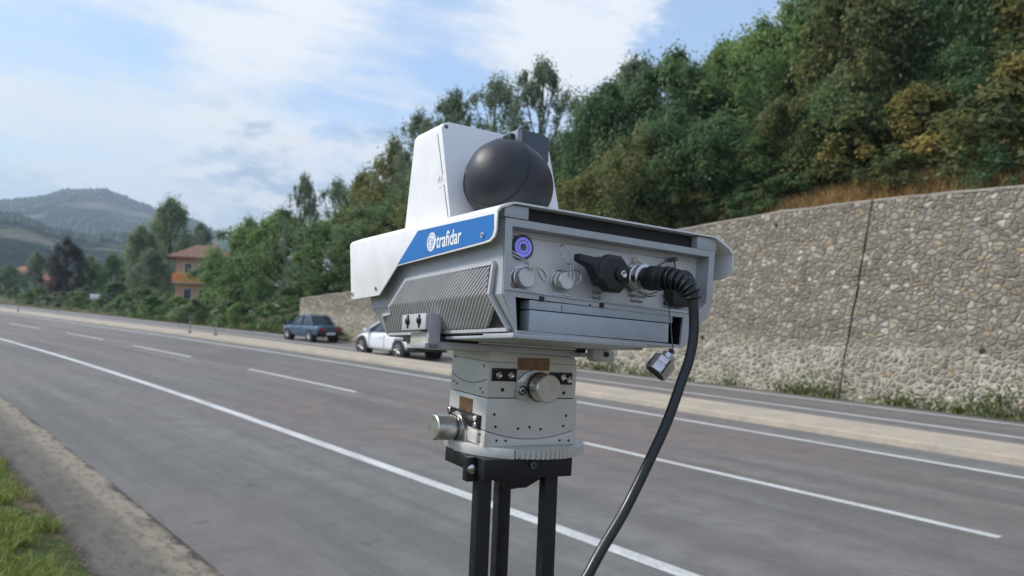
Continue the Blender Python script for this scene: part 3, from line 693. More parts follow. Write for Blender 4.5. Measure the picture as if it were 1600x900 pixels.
# crumbled pebbles along the broken asphalt edge
def pebbles():
    mb = MB()
    for i in range(1500):
        s = random.uniform(2.5, 18); t = random.choice([random.gauss(2.02, .05), random.gauss(1.32, .09), random.uniform(1.3, 2.6)]); r = random.uniform(.003, .011)
        c = W(s, t, .008+r*.3+(.012 if t < 2 else 0)); q = [Vector((random.gauss(0, 1), random.gauss(0, 1), random.gauss(0, 1))).normalized()*r for _ in range(4)]
        mb.add([c+v for v in q], [(0,1,2),(0,2,3),(0,3,1),(1,3,2)])
    tag(mb.build('gravel', simple('gravel_bits', (.24, .21, .17), .9, 0, .3, 30)), 'crumbled gravel bits along the broken asphalt edge', kind='stuff')
pebbles()
pts = []
for i in range(9000):
    s = random.uniform(3, 20); t = WALLT+1.25+abs(random.gauss(0, 1.4)); n = mnoise.noise(Vector((s*.35, t*.5, 7)))
    if n < -.05: continue
    pts.append(tuple(W(s, t, terrain(s, t)-.02)))
blades('dry_grass', pts, .15, .5, LM['dry'], .012, .5, 'tan dry grass on the slope just above the wall top')
pts = []; cen = [(s, random.uniform(.25, 1)) for s in np.cumsum([random.uniform(.3, 1.6) for _ in range(60)])]
big = [(6.9, 1.9), (7.4, 1.5), (11.3, 1.6), (11.8, 1.3), (9.2, 1.0), (18.6, 1.3), (30, 1.6), (33, 1.5), (36, 1.8)]
V_ = []
for s, k in cen+big:
    for j in range(int(70*k*k)+25):
        V_.append(tuple(W(s+random.gauss(0, .28*k), WALLT-.32+random.gauss(0, .09*k), -.02+abs(random.gauss(0, .16*k)))))
blades('weeds', V_, .04, .16, leafmat('weed_leaves', (.05, .08, .02), (.10, .16, .035), (.22, .22, .07)), .022, .9, 'patchy green weeds along the foot of the stone wall')

# ------------------------------------------------------------------ pale rocks left of the wall, markers, posts
def rock(u, dist, wpx, hpx, label):
    d = ray_az(u); p = Vector((d.x/d.y*dist, dist, 0)); root = None
    mb = MB(); wd = wpx/F*dist; h = hpx/F*dist
    bm = bmesh.new(); bmesh.ops.create_icosphere(bm, subdivisions=3, radius=1)
    for v in bm.verts:
        n = mnoise.noise(v.co*1.3+Vector((u, 0, 0)))*.45+mnoise.noise(v.co*3.1+Vector((u, 1, 0)))*.2
        v.co *= 1+n; v.co = Vector((v.co.x*wd/2, v.co.y*wd/2.4, max(-.2, v.co.z*h)))
    me = bpy.data.meshes.new('rock'); bm.to_mesh(me); bm.free(); me.materials.append(MT['rock'])
    o = bpy.data.objects.new('rock', me); COL.objects.link(o); s, t = w2st(p); o.location = (p.x, p.y, max(terrain(s, t), 0)); return tag(o, label, 'rock')
MT['rock'] = simple('pale_rock', (.34, .32, .29), .95, 0, .15, 2, .3, 20, .3)
rock(345, 57, 30, 12, 'low pale rock left end of the rocky bank, behind the road post')
rock(385, 55, 40, 14, 'broad pale rock in the middle of the rocky bank')
rock(425, 52, 34, 15, 'tall pale rock just left of the blue car')
MT['postmat'] = simple('weathered_post', (.30, .32, .26), .8, 0, .1, 10)
MT['wpaint'] = simple('white_paint', (.78, .79, .80), .5, 0, .03, 10)
def post(s, t, h, label):
    root = empty('delineator_post', Matrix.Translation(W(s, t, .12)), label, 'road post', 'delineator posts on the median')
    mb = MB(); mb.box((-.035, -.02, -.02), (.035, .02, h)); mb.build('post', MT['postmat'], root, bevel=.01)
    mb = MB(); mb.box((-.04, -.024, h-.2), (.04, .024, h-.1)); mb.build('reflector', MT['dgrey'], root)
    mb = MB(); mb.box((-.08, -.06, -.01), (.08, .06, .04)); mb.build('base', MT['anod'], root)
post(40.5, 13.5, .8, 'left one of the two thin posts on the median, below the whitish bush')
post(38.2, 13.8, .85, 'right one of the two thin posts on the median, nearest the blue car')
post(73, 13.4, .85, 'thin far post on the median at the left edge of the photo')
def marker(u, dist, label):
    d = ray_az(u); p = Vector((d.x/d.y*dist, dist, 0)); s, t = w2st(p)
    root = empty('roadside_sign', Matrix.Translation((p.x, p.y, max(terrain(s, t), 0)-.05)), label, 'sign')
    mb = MB(); mb.box((-.06, -.04, 0), (.06, .04, 1.0)); mb.build('post', MT['postmat'], root)
    mb = MB(); mb.box((-.5, -.06, .85), (.5, -.02, 1.35)); mb.build('board', MT['wpaint'], root, bevel=.02)
marker(148, 82, 'small white roadside sign board left of the white marker stone')
def stone(u, dist, label):
    d = ray_az(u); p = Vector((d.x/d.y*dist, dist, 0)); s, t = w2st(p); mb = MB()
    mb.loft([[(-.25,-.2,-.1),(.25,-.2,-.1),(.25,.2,-.1),(-.25,.2,-.1)], [(-.22,-.17,.6),(.22,-.17,.6),(.22,.17,.6),(-.22,.17,.6)], [(-.1,-.1,.78),(.1,-.1,.78),(.1,.1,.78),(-.1,.1,.78)]])
    o = mb.build('marker_stone', MT['wpaint'], bevel=.03); o.location = (p.x, p.y, max(terrain(s, t), 0)); tag(o, label, 'marker stone')
stone(163, 82, 'white marker stone right of the small white sign'); stone(250, 74, 'tilted white marker stone among the bushes below the orange house')

# ------------------------------------------------------------------ houses
MT['owall'] = simple('orange_render', (.92, .30, .10), .9, 0, .06, 1)
MT['pwall'] = simple('peach_render', (.60, .42, .28), .9, 0, .05, 1)
MT['cwall'] = simple('cream_render', (.55, .50, .42), .9, 0, .05, 1)
MT['roof'] = simple('brown_roof_tiles', (.20, .10, .075), .9, 0, .15, 3)
MT['rroof'] = simple('red_roof_tiles', (.34, .12, .075), .9, 0, .15, 3)
MT['glass'] = simple('dark_window_glass', (.035, .045, .055), .12, 0, .02, 3)
def house(u, dist, wpx, veave, vbase, label, wallm, storeys, balcony, roofm, yaw, rise=1.3):
    d = ray_az(u); p = Vector((d.x/d.y*dist, dist, 0)); wd = wpx/F*dist
    dt = VW @ Vector(((u-800)/F, 1, -(veave-450)/F)); ze = HC+dt.z/dt.y*dist
    s, t = w2st(p); gz = terrain(s, t)-.3; H = ze-gz; dp = wd*.9
    root = empty('house', Matrix.Translation((p.x, p.y, gz)) @ Matrix.Rotation(yaw, 4, 'Z'), label, 'house')
    mb = MB(); mb.box((-wd/2, 0, 0), (wd/2, dp, H)); mb.build('wall', MT[wallm], root)
    ov = .9; mb = MB()
    lo = [(-wd/2-ov, -ov-.3, H), (wd/2+ov, -ov-.3, H), (wd/2+ov, dp+ov, H), (-wd/2-ov, dp+ov, H)]
    hi = [(-wd*.18, dp*.48, H+rise), (wd*.18, dp*.48, H+rise), (wd*.18, dp*.52, H+rise), (-wd*.18, dp*.52, H+rise)]
    mb.box((-wd/2-ov, -ov-.3, H-.14), (wd/2+ov, dp+ov, H-.003)); mb.loft([lo, hi]); rf = mb.build('roof', MT[roofm], root)
    mb = MB(); mb.box((wd*.1, dp*.55, H+rise*.5), (wd*.1+.6, dp*.55+.6, H+rise+.7)); mb.build('chimney', MT['cwall'], rf)
    fh = 2.9
    for i in range(storeys):
        z = H-fh*(i+1)+.05
        for j, fx in enumerate((-.36, -.08, .22)):
            x0 = fx*wd; mb = MB(); mb.box((x0, -.05, z+.85), (x0+wd*.16, .02, z+2.2)); wn = mb.build('window', MT['wpaint'], root)
            mb = MB(); mb.box((x0+.08, -.07, z+.93), (x0+wd*.16-.08, -.045, z+2.12)); mb.build('pane', MT['glass'], wn)
        if balcony:
            mb = MB(); mb.box((-wd/2-.2, -1.4, z-.15), (wd*.35, -.003, z+.02)); mb.build('balcony_floor', MT['cwall'], root)
            mb = MB(); mb.box((-wd/2-.2, -1.42, z+.02), (wd*.35, -1.3, z+.95)); mb.box((-wd/2-.22, -1.3, z+.02), (-wd/2-.1, -.003, z+.95)); mb.build('balcony_parapet', MT['owall'], root)
    return root
house(316, 92, 80, 403, 474, 'orange balconied two storey house with brown roof, half hidden by trees', 'pwall', 2, True, 'roof', R_(16), 1.6)
house(28, 215, 60, 428, 460, 'distant house with red tiled roof at the left edge below the hill', 'cwall', 1, False, 'rroof', R_(-8), 2.4)
house(70, 180, 26, 437, 465, 'small distant orange house left of the darkest brownish tree', 'owall', 2, False, 'rroof', R_(10), 1.2)

# ------------------------------------------------------------------ vehicles
def car(s, t, kind, label, scale=1.0, name='parked_car'):
    C0 = W(s, t, .006); root = empty(name, Matrix.Translation(C0) @ Matrix.Rotation(road_yaw(s), 4, 'Z') @ Matrix.Scale(scale, 4), label, 'car')
    if kind == 'sedan':
        paintm = simple('teal_car_paint', (.045, .10, .165), .25, .3, .02, 2, coat=.8); L = 4.1
        st = [(-2.02, .50, .80, .70), (-1.98, .32, .88, .78), (-1.5, .26, .93, .81), (-.6, .24, .92, .82), (.7, .24, .90, .82), (1.5, .26, .84, .80), (1.95, .30, .76, .76), (2.05, .42, .66, .68)]
        cab = [(-1.32, .90, .66, .91, .66), (-.85, 1.36, .55, .92, .72), (-.1, 1.42, .56, .91, .73), (.35, 1.38, .54, .9, .73), (.95, .88, .68, .87, .69)]
    else:
        paintm = simple('white_car_paint', (.78, .79, .82), .22, 0, .01, 2, coat=1); L = 4.25
        st = [(-2.1, .48, .86, .66), (-2.03, .30, 1.0, .78), (-1.6, .24, 1.05, .87), (-.7, .20, .98, .88), (.6, .20, .95, .88), (1.35, .22, .90, .86), (1.85, .26, .78, .80), (2.12, .36, .62, .62)]
        cab = [(-2.0, .98, .66, 1.0, .66), (-1.45, 1.34, .56, 1.03, .74), (-.4, 1.46, .58, 1.0, .76), (.15, 1.43, .56, .98, .76), (1.25, .9, .70, .92, .74)]
    def ring(y, zb, zt, hw):
        pts = []
        for x, z in ((-1, .55), (-.985, .18), (-.9, 0), (.9, 0), (.985, .18), (1, .55), (.97, .86), (.86, 1), (-.86, 1), (-.97, .86)):
            pts.append((x*hw, y, zb+(zt-zb)*z))
        return pts
    mb = MB(); mb.loft([ring(*q) for q in st]); body = mb.build('body', paintm, root, smooth=True, subd=2)
    # greenhouse glass and roof skin with pillars
    mb = MB(); rings = [[(-zb, y, zlo-.03), (-hw, y, zt), (hw, y, zt), (zb, y, zlo-.03)] for (y, zt, hw, zlo, zb) in cab]
    mb.loft(rings); mb.build('windows', MT['glass'], root, smooth=True, bevel=.03)
    mb = MB(); c = cab; top = [(y, zt, hw) for y, zt, hw, _, _ in c[1:4]]
    mb.loft([[(-hw-.015, y, zt-.03), (-hw*.9, y, zt+.035), (hw*.9, y, zt+.035), (hw+.015, y, zt-.03)] for y, zt, hw in top]); mb.build('roof', paintm, root, smooth=True)
    for sgn in (-1, 1):
        for a, b2 in ((c[0], c[1]), (c[4], c[3])):
            mb = MB(); mb.tube([(sgn*a[4]*.99, a[0], a[3]), (sgn*(b2[2]+.01), b2[0], b2[1])], .04, 6); mb.build('pillar', paintm, root, smooth=True)
        m2 = c[2]; mb = MB(); mb.tube([(sgn*(m2[4]+.012), m2[0]-.1, m2[3]-.02), (sgn*(m2[2]+.012), m2[0]-.1, m2[1])], .03, 6); mb.build('pillar', MT['dark'], root)
        mb = MB(); mb.loft([[(sgn*(.86+dx), .86+dy, .98+dz_) for dx, dz_ in ((-.1,-.06),(.12,-.07),(.13,.06),(-.08,.07))] for dy in (0, .14)]); mb.build('door_mirror', paintm, root, bevel=.02)
    ys = (-1.22, 1.24) if kind == 'sedan' else (-1.25, 1.3); hw = .81 if kind == 'sedan' else .875; wr = .30 if kind == 'sedan' else .325
    for y in ys:
        for sgn in (-1, 1):
            mb = MB(); mb.cyl((sgn*(hw-.30), y, wr+.02), (sgn*(hw+.004), y, wr+.02), wr+.075, n=26); mb.build('wheel_arch', MT['dark'], root)
            wh = MB(); wh.lathe((sgn*(hw-.17), y, wr), (sgn, 0, 0), [(0, wr*.7), (0, wr*.95), (.03, wr), (.15, wr), (.18, wr*.95), (.19, wr*.68)], 26); whl = wh.build('wheel', MT['black'], root, smooth=True)
            rm = MB(); rm.lathe((sgn*(hw-.04), y, wr), (sgn, 0, 0), [(0, wr*.69), (.055, wr*.69), (.063, wr*.62), (.03, wr*.56), (.035, .05), (.062, .045), (.064, 0)], 20)
            for q in range(5):
                a = q*math.tau/5; dx = sgn*(hw+.012)
                rm.tube([(dx, y+.04*math.cos(a), wr+.04*math.sin(a)), (dx, y+wr*.63*math.cos(a), wr+wr*.63*math.sin(a))], .028, 6)
            rm.build('rim', MT['steel'], whl, smooth=True)
    yb = st[0][0]
    if kind == 'sedan':
        mb = MB(); mb.box((-.80, yb-.09, .40), (.80, yb+.10, .56)); mb.build('bumper', MT['black'], root, bevel=.03)
        mb = MB(); mb.box((-.62, yb-.035, .585), (.62, yb+.05, .76)); mb.build('rear_panel', MT['dgrey'], root)
        tw = (.40, .66, .59, .75)
    else:
        mb = MB(); mb.loft([[(-.82, yb+.35, .26), (.82, yb+.35, .26), (.84, yb+.35, .50), (-.84, yb+.35, .50)], [(-.70, yb-.05, .30), (.70, yb-.05, .30), (.72, yb-.05, .50), (-.72, yb-.05, .50)]]); mb.build('bumper', MT['black'], root, bevel=.03)
        tw = (.42, .76, .66, .84)
    redm = simple('red_tail_lens', (.35, .015, .012), .2, 0, .05, 20)
    for sgn in (-1, 1):
        x0, x1 = sorted((sgn*tw[0], sgn*tw[1])); mb = MB(); mb.box((x0, yb-.06, tw[2]), (x1, yb+.16, tw[3])); mb.build('tail_light', redm, root, bevel=.02)
    mb = MB(); mb.box((-.26, yb-.12, .43), (.26, yb-.07, .54)); mb.build('licence_plate', MT['wpaint'], root)
    for sgn in (-1, 1):
        mb = MB(); mb.box((sgn*(hw+.006)-.012, -.12, .72), (sgn*(hw+.006)+.012, .04, .75)); mb.build('door_handle', MT['dgrey'] if kind == 'sedan' else paintm, root)
        for yy in (-.3 if kind != 'sedan' else -.25, .75):
            mb = MB(); mb.box((sgn*(hw-.0)-.006, yy, .34), (sgn*(hw-.0)+.006, yy+.012, .84)); mb.build('door_seam', MT['dark'], root)
    return root
car(35.7, 17.25, 'sedan', 'boxy teal blue sedan driving away near the stone wall, left of the white car', .86, 'blue_car')
car(25.8, 15.6, 'hatch', 'white hatchback with dark rear bumper driving away, half hidden behind the grey device', .96, 'white_car')

# ------------------------------------------------------------------ tripod-mounted radar unit
VM = Matrix.Translation((0, 0, HC)) @ VW.to_4x4()
def ray(u, v, k): return Vector(((u-800)/F*k, k, -(v-450)/F*k))
def frame(X, Y, o):
    X = Vector(X).normalized(); Y = Vector(Y); Y = (Y-X*Y.dot(X)).normalized(); Z = X.cross(Y)
    return Matrix(((X.x, Y.x, Z.x, o.x), (X.y, Y.y, Z.y, o.y), (X.z, Y.z, Z.z, o.z), (0, 0, 0, 1)))
DEV = VM @ frame((.839, .535, -.097), (-.542, .838, -.064), ray(785, 453, .85))   # local mm: x right, y depth, z up
BASE = (155, 200, -47)
K = .001
dev = empty('speed_radar_unit', DEV @ Matrix.Translation(Vector(BASE)*K), 'grey and white speed radar unit with blue side stripe and black dome, on the tripod', 'speed radar')
def D_(name, mat, parent=None): pass
def mk(): return MB(k=K)
def dput(mb, name, mat, parent=dev, **kw): return mb.build(name, MT[mat] if isinstance(mat, str) else mat, parent, BASE, **kw)

# housing: profile in x,z ; front at y=0, rear slanted
prof = [(-2, 78), (0, -4), (20, -44), (266, -46), (299, -12), (313, 6), (318, 80)]
def yrear(z): return 330+(z+44)/(124)*62
mb = mk()
n = len(prof)
mb.loft([[(x, 0, z) for x, z in prof], [(x, yrear(z), z) for x, z in prof]], cap=(0, 1))
hs = dput(mb, 'housing', 'grey')
def ring_face(outer, holes, y, name, mat, depth=0, parent=dev, bevel=0):
    bm = bmesh.new(); es = []
    for lp in [outer]+holes:
        vs = [bm.verts.new((x, y, z)) for x, z in lp]
        es += [bm.edges.new((vs[i], vs[(i+1) % len(vs)])) for i in range(len(vs))]
    bmesh.ops.triangle_fill(bm, use_beauty=True, edges=es)
    if depth:
        r = bmesh.ops.extrude_face_region(bm, geom=bm.faces[:]); bmesh.ops.translate(bm, verts=[v for v in r['geom'] if isinstance(v, bmesh.types.BMVert)], vec=(0, depth, 0))
    bmesh.ops.recalc_face_normals(bm, faces=bm.faces)
    m2 = mk(); bm.verts.index_update(); m2.add([tuple(v.co) for v in bm.verts], [tuple(v.index for v in f.verts) for f in bm.faces]); bm.free()
    return dput(m2, name, mat, parent)
hole1 = [(8, 70), (9, 4), (20, 0), (288, 0), (303, 12), (307, 72)]
hole2 = [(17, -6), (22, -41), (251, -44), (263, -10)]
hole2 = [(16, -6), (20, -41.5), (260, -43), (264, -9)]
ring_face([(x+(.6 if x < 10 else -.6 if x > 260 else 0), z) for x, z in prof], [hole1, hole2], -1.5, 'end_frame', 'grey', 3.0, hs)
mb = mk(); mb.loft([[(x, 1, z) for x, z in hole1], [(x, 20, z) for x, z in hole1]], cap=(0, 0)); dput(mb, 'recess_wall', 'grey', hs)
mb = mk(); mb.prism([(x, 20, z) for x, z in hole1], (0, 2, 0)); pan = dput(mb, 'connector_panel', 'panel')
mb = mk(); mb.loft([[(x, 1, z) for x, z in hole2], [(x, 24, z) for x, z in hole2]], cap=(0, 1)); dput(mb, 'battery_bay', 'dark', hs)
# raised rounded bead around panel top
mb = mk(); mb.tube([(12, 18, 65), (150, 18, 66), (298, 18, 67)], 1.4, 8); mb.tube([(11, 17, 64), (11.5, 17, 8)], 1.2, 8); dput(mb, 'panel_bead', 'panel', pan)
mb = mk(); mb.box((35, -1.5, -41.5), (240, 18, -18.5)); mb.box((35, -.5, -17.3), (247, 18, -7.5)); dr = dput(mb, 'battery_drawer', 'drawer', bevel=.8)
mb = mk(); mb.box((78, -.6, -16.5), (79, 1, -9)); mb.box((116, -2, -7.6), (118, 0, -4.8)); dput(mb, 'drawer_seam', 'dark', dr)
for x in (50, 134):
    mb = mk(); mb.box((x-3, -2.6, -7.5), (x+3, -1.4, -2.5)); dput(mb, 'hinge_notch', 'dark', hs)
mb = mk(); mb.tube([(2, -2, 1), (100, -2, -1), (200, -2, -2), (290, -2, -3)], 1.1, 6); dput(mb, 'ledge', 'grey', hs, smooth=True)
mb = mk(); mb.box((14, -3, -50), (205, 60, -44.5)); mb.box((14, 60, -50), (255, 300, -46.5)); dput(mb, 'underside_lip', 'grey', hs, bevel=1)
# hood spacers and dark ventilation gap
mb = mk(); mb.box((-3, -2, 79), (28, 40, 93)); dput(mb, 'spacer', 'grey', bevel=1)
mb = mk(); mb.box((285, -2, 80), (319, 40, 96)); dput(mb, 'spacer', 'grey', bevel=1)
mb = mk(); mb.box((28, 8, 80.2), (285, 380, 94.5)); dput(mb, 'hood_gap_shade', 'dark', hs)  # added dark block, stands in for the shade in the ventilation gap
# ---- fins on the left side
def xs_(z): return -1.5 if z > -4 else -1.5+(-4-z)*.5
fr = []
mb = mk()
def fbar(p, q, wdt=4, out=4.2):      # raised frame bar along (y,z) points following the side surface
    (y0, z0), (y1, z1) = p, q; d = Vector((0, y1-y0, z1-z0)); L = d.length; nrm = Vector((0, -d.z/L, d.y/L))*wdt/2
    a = [(xs_(z0)+.5, y0-nrm.y, z0-nrm.z), (xs_(z0)+.5, y0+nrm.y, z0+nrm.z), (xs_(z0)-out, y0+nrm.y, z0+nrm.z), (xs_(z0)-out, y0-nrm.y, z0-nrm.z)]
    b = [(xs_(z1)+.5, y1-nrm.y, z1-nrm.z), (xs_(z1)+.5, y1+nrm.y, z1+nrm.z), (xs_(z1)-out, y1+nrm.y, z1+nrm.z), (xs_(z1)-out, y1-nrm.y, z1-nrm.z)]
    mb.loft([a, b])
for p, q in [((14, 30), (232, 27)), ((14, 30), (20, -4)), ((20, -4), (-1+8, -41)), ((8, -41), (322, -41)), ((232, 27), (282, -6)), ((282, -6), (284, -14)), ((284, -14), (314, -16)), ((314, -16), (322, -41))]: fbar(p, q)
dput(mb, 'fin_frame', 'fin', hs)
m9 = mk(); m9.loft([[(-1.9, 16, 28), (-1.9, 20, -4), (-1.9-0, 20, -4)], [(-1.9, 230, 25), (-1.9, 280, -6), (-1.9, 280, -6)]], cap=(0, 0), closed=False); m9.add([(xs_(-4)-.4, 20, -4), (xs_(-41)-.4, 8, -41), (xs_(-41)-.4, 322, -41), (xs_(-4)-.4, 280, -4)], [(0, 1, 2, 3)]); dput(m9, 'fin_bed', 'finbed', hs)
mb = mk(); yt = -40.0; k = 0
def yf(z): return 19+(z-30)/34*-1 if z > -4 else 20+( -4-z)/37*-12
def yb_(z): return 232+(27-z)*1.5 if z > -14 else 314+(-16-z)*.3
while yt < 240:
    pts = []
    for z in np.linspace(26.5, -38.5, 34):
        y = yt+(26.5-z)*(1.42 if z > -4 else 1.42)
        if yf(z)+1.5 < y < yb_(z)-2: pts.append((y, z))
    if len(pts) > 2:
        rings = []
        for y, z in pts:
            rings.append([(xs_(z)-.2, y-1.9, z), (xs_(z)-4.2, y-1.2, z), (xs_(z)-4.2, y+1.2, z), (xs_(z)-.2, y+1.9, z)])
        mb.loft(rings)
    yt += 7.6
dput(mb, 'cooling_fins', 'fin', hs)
# ---- hood (sheet metal cover)
def hz_(y): return y*.021
HT = 2.0
top = [(-15, 83.5), (-11, 88.5), (4, 95.2), (9, 96), (313, 99), (318, 98.2), (343, 87), (347, 82)]
mb = mk()
rings = []
for y in (-6, 60, 200, 414):
    rings.append([(x, y, z+hz_(y)) for x, z in top]+[(x*(.985)+1.5, y, z-HT+hz_(y)) for x, z in reversed(top)])
mb.loft(rings); hood = dput(mb, 'hood', 'white', bevel=.0, smooth=True)
sk = [(5, 86), (-4, 84), (-6, 62), (-2, 55), (8, 50.5), (240, 45), (293, 9.5), (388, 8.6), (395, 13), (414, 92.4)]
sk = [(-6, 83.5), (-6, 62), (-3, 55), (6, 50.8), (20, 50), (240, 45), (293, 9.5), (386, 8.6), (393, 10), (396, 16), (414, 92.3)]
mb = mk(); mb.prism([(-15, y, z) for y, z in sk], (2, 0, 0)); dput(mb, 'side_skirt', 'white', hood, bevel=.6)
mb = mk(); mb.prism([(347, y, z) for y, z in [(-6, 82), (-6, 60), (0, 52), (12, 48), (240, 45), (293, 9), (393, 9), (414, 92)]], (-2, 0, 0)); dput(mb, 'side_skirt', 'white', hood)
mb = mk(); mb.loft([[(x, 393+(z-10)*.235+dy, z) for x, z in [(-14, 20), (-14, 91), (9, 103.6), (313, 106), (346, 91), (346, 20)]] for dy in (-1.5, 0)]); dput(mb, 'rear_plate', 'white', hood)
mb = mk(); st_ = [(0, 80), (-1.5, 64), (1.5, 57), (8, 53.5), (20, 52.5), (238.5, 46.5), (183, 84.5)]
mb.prism([(-15.35, y, z) for y, z in st_], (.25, 0, 0)); dput(mb, 'blue_stripe', 'blue', hood)
for y, z in ((21, 59.5), (389, 17), (304, 19.5)):
    mb = mk(); mb.cyl((-16.6, y, z), (-15.0, y, z), 3.2, n=16); sc = dput(mb, 'screw', 'steel', hood, smooth=True)
    mb = mk(); mb.cyl((-16.9, y, z), (-16.55, y, z), 1.5, n=6); dput(mb, 'socket', 'dark', sc)
# spacer peg between skirt and housing, dark underneath
mb = mk(); mb.cyl((-13, 21, 59.5), (-2, 21, 59.5), 5, n=14); dput(mb, 'standoff', 'grey', hood, smooth=True)
def text(body, size, origin, X, Y, mat, parent, bold=0, sx=1, thick=.12, align='LEFT', name='lettering'):
    cu = bpy.data.curves.new(name, 'FONT'); cu.body = body; cu.size = size; cu.offset = bold; cu.extrude = thick; cu.align_x = align; cu.resolution_u = 4
    to = bpy.data.objects.new('tmp', cu); COL.objects.link(to); bpy.context.view_layer.update()
    me = bpy.data.meshes.new_from_object(to); bpy.data.objects.remove(to)
    X = Vector(X); Y = Vector(Y); Z = X.cross(Y)
    for v in me.vertices:
        p = Vector(origin)+X*(v.co.x*sx)+Y*v.co.y+Z*v.co.z; v.co = (p-Vector(BASE))*K
    me.materials.append(MT[mat]); me.name = name
    o = bpy.data.objects.new(name, me); COL.objects.link(o); o.parent = parent; return o
text('trafidar', 25.5, (-15.55, 129.5, 56.8), (0, -1, 0), (0, 0, 1), 'wtext', hood, bold=.38, sx=.80)
# round swirl emblem
mb = mk()
def annulus(mb, c, r0, r1, x, a0=0, a1=math.tau, n=40, sq=1):
    R0 = [(x, c[0]-r0*math.cos(a0+(a1-a0)*i/n), c[1]+r0*math.sin(a0+(a1-a0)*i/n)) for i in range(n+1)]
    R1 = [(x, c[0]-r1*math.cos(a0+(a1-a0)*i/n), c[1]+r1*math.sin(a0+(a1-a0)*i/n)) for i in range(n+1)]
    mb.add(R0+R1, [(i, i+1, i+n+2, i+n+1) for i in range(n)])
cc = (143, 66)
annulus(mb, cc, .01, 11.6, -15.6); dput(mb, 'emblem', 'wtext', hood)
mb = mk()
for r, a in ((9.2, .4), (6.6, 2.2), (4.0, 4.1)):
    annulus(mb, cc, r-.75, r, -15.8, a, a+4.6)
annulus(mb, cc, .01, 1.3, -15.8, n=16); dput(mb, 'emblem_swirl', 'blue', hood)
# ---- white tower on the hood
def ty(z): return 163+(z-98)/140*43           # front face leans back
def tyr(z): return 300-(z-98)/140*16
mb = mk(); tp = [(20, 98), (20, 231), (24, 238), (32, 241.5), (186, 243), (193, 238), (195, 230), (197, 98)]
mb.loft([[(x, ty(z), z) for x, z in tp], [(x, tyr(z), z) for x, z in tp]]); tow = dput(mb, 'camera_tower', 'white', bevel=.8)
mb = mk(); a = [(19.6, ty(z)+off, z) for z, off in ((225, 19), (180, 15.5))] ; 
mb.tube([(19.8, ty(224)+12, 224), (19.8, ty(165)+9, 165)], .55, 5); mb.tube([(19.8, ty(150)+8, 150), (19.8, ty(103)+5, 103)], .55, 5); dput(mb, 'seam', 'dgrey', tow)
mb = mk(); mb.cyl((27, ty(233)-1, 233), (27, ty(233)+1, 233), 2.6, n=14); mb.cyl((26, ty(104)-.8, 103), (26, ty(104)+1, 103), 2.4, n=12); dput(mb, 'vent_hole', 'dgrey', tow)
mb = mk()
for i in range(14):
    z = random.uniform(148, 163); y = ty(z)+random.uniform(7, 22); a = random.uniform(0, 3); q = random.uniform(1, 2.6)
    mb.tube([(19.8, y-q*math.cos(a), z-q*math.sin(a)), (19.8, y+q*math.cos(a), z+q*math.sin(a))], .35, 4)
dput(mb, 'worn_print', 'scratch', tow)
# ---- black dome camera on the tower's rear face
def ellip(c, ax, r, rl, n=40, m=24):
    c = Vector(c); ax = Vector(ax).normalized(); mbx = mk(); x, y = mbx.frame(ax); rings = []
    for i in range(m+1):
        a = math.pi*i/m; h = -math.cos(a)*rl; q = max(math.sin(a)*r, .01)*(1+.05*math.cos(a))
        rings.append([tuple(c+ax*h+(x*math.cos(2*math.pi*j/n)+y*math.sin(2*math.pi*j/n))*q) for j in range(n)])
    mbx.loft(rings); return mbx
DC = Vector((81, 128, 151))
dm = dput(ellip(DC, (-.72, 0, .70), 54.8, 58.8), 'dome_camera', 'dome', smooth=True)
# seam ring round the dome (plane facing left-forward)
def dring(tilt, off, rr, thick, name, mat):
    ax = Vector(tilt).normalized(); mbx = mk(); x, y = mbx.frame(ax); R = math.sqrt(max(rr*rr-off*off, 1))
    mbx.tube([tuple(DC+ax*off+(x*math.cos(a)+y*math.sin(a))*R) for a in np.linspace(0, math.tau, 61)], thick, 6, cap=(0, 0)); return dput(mbx, name, mat, dm, smooth=True)
mb = mk(); mb.lathe((DC.x, DC.y+36, DC.z), (0, 1, 0), [(0, 38), (8, 38), (26, 37), (44, 36)], 40); dput(mb, 'dome_base', 'dome', dm, smooth=True)
ax = Vector((-.80, -.42, .25)).normalized(); mbx = mk(); x_, y_ = mbx.frame(ax); pts_ = []
A_ = Vector((-.72, 0, .70)).normalized()
for a in np.linspace(0, math.tau, 73):
    # direction on a small circle around ax, projected on the ellipsoid
    dvec = (ax*.55+(x_*math.cos(a)+y_*math.sin(a))*.835).normalized()
    ca = dvec.dot(A_); sa = math.sqrt(max(0, 1-ca*ca)); 
    lo_, hi_ = 40.0, 70.0
    rad = 1/math.sqrt((ca/58.8)**2+(sa/55.9)**2); pts_.append(tuple(DC+dvec*(rad+.0)))
mbx.tube(pts_, .45, 5, cap=(0, 0)); dput(mbx, 'seam', 'black', dm)
# dark grey module bracketed behind the dome
mb = mk(); mb.loft([[(121, y, 238), (125, y, 243), (160, y, 243), (172, y, 239), (172, y, 208), (168, y, 192), (156, y, 206), (138, y, 211), (121, y, 213)] for y in (172, 205)]); mod = dput(mb, 'sensor_module', 'dgrey', bevel=1.6)
mb = mk(); mb.box((118.5, 174, 213), (121.2, 206, 241)); mb.box((118.5, 171, 214), (126, 175, 242)); dput(mb, 'module_cap', 'mgrey', mod, bevel=1)
mb = mk(); mb.tube([(110+5*math.cos(a), 176, 221+4.5*math.sin(a)) for a in np.linspace(0, math.tau, 17)], 1.5, 8, cap=(0, 0)); mb.cyl((107, 176, 219), (107, 198, 219), 3, n=10); mb.box((112, 178, 222), (118, 198, 236)); dput(mb, 'latch_loop', 'black', mod, smooth=True)

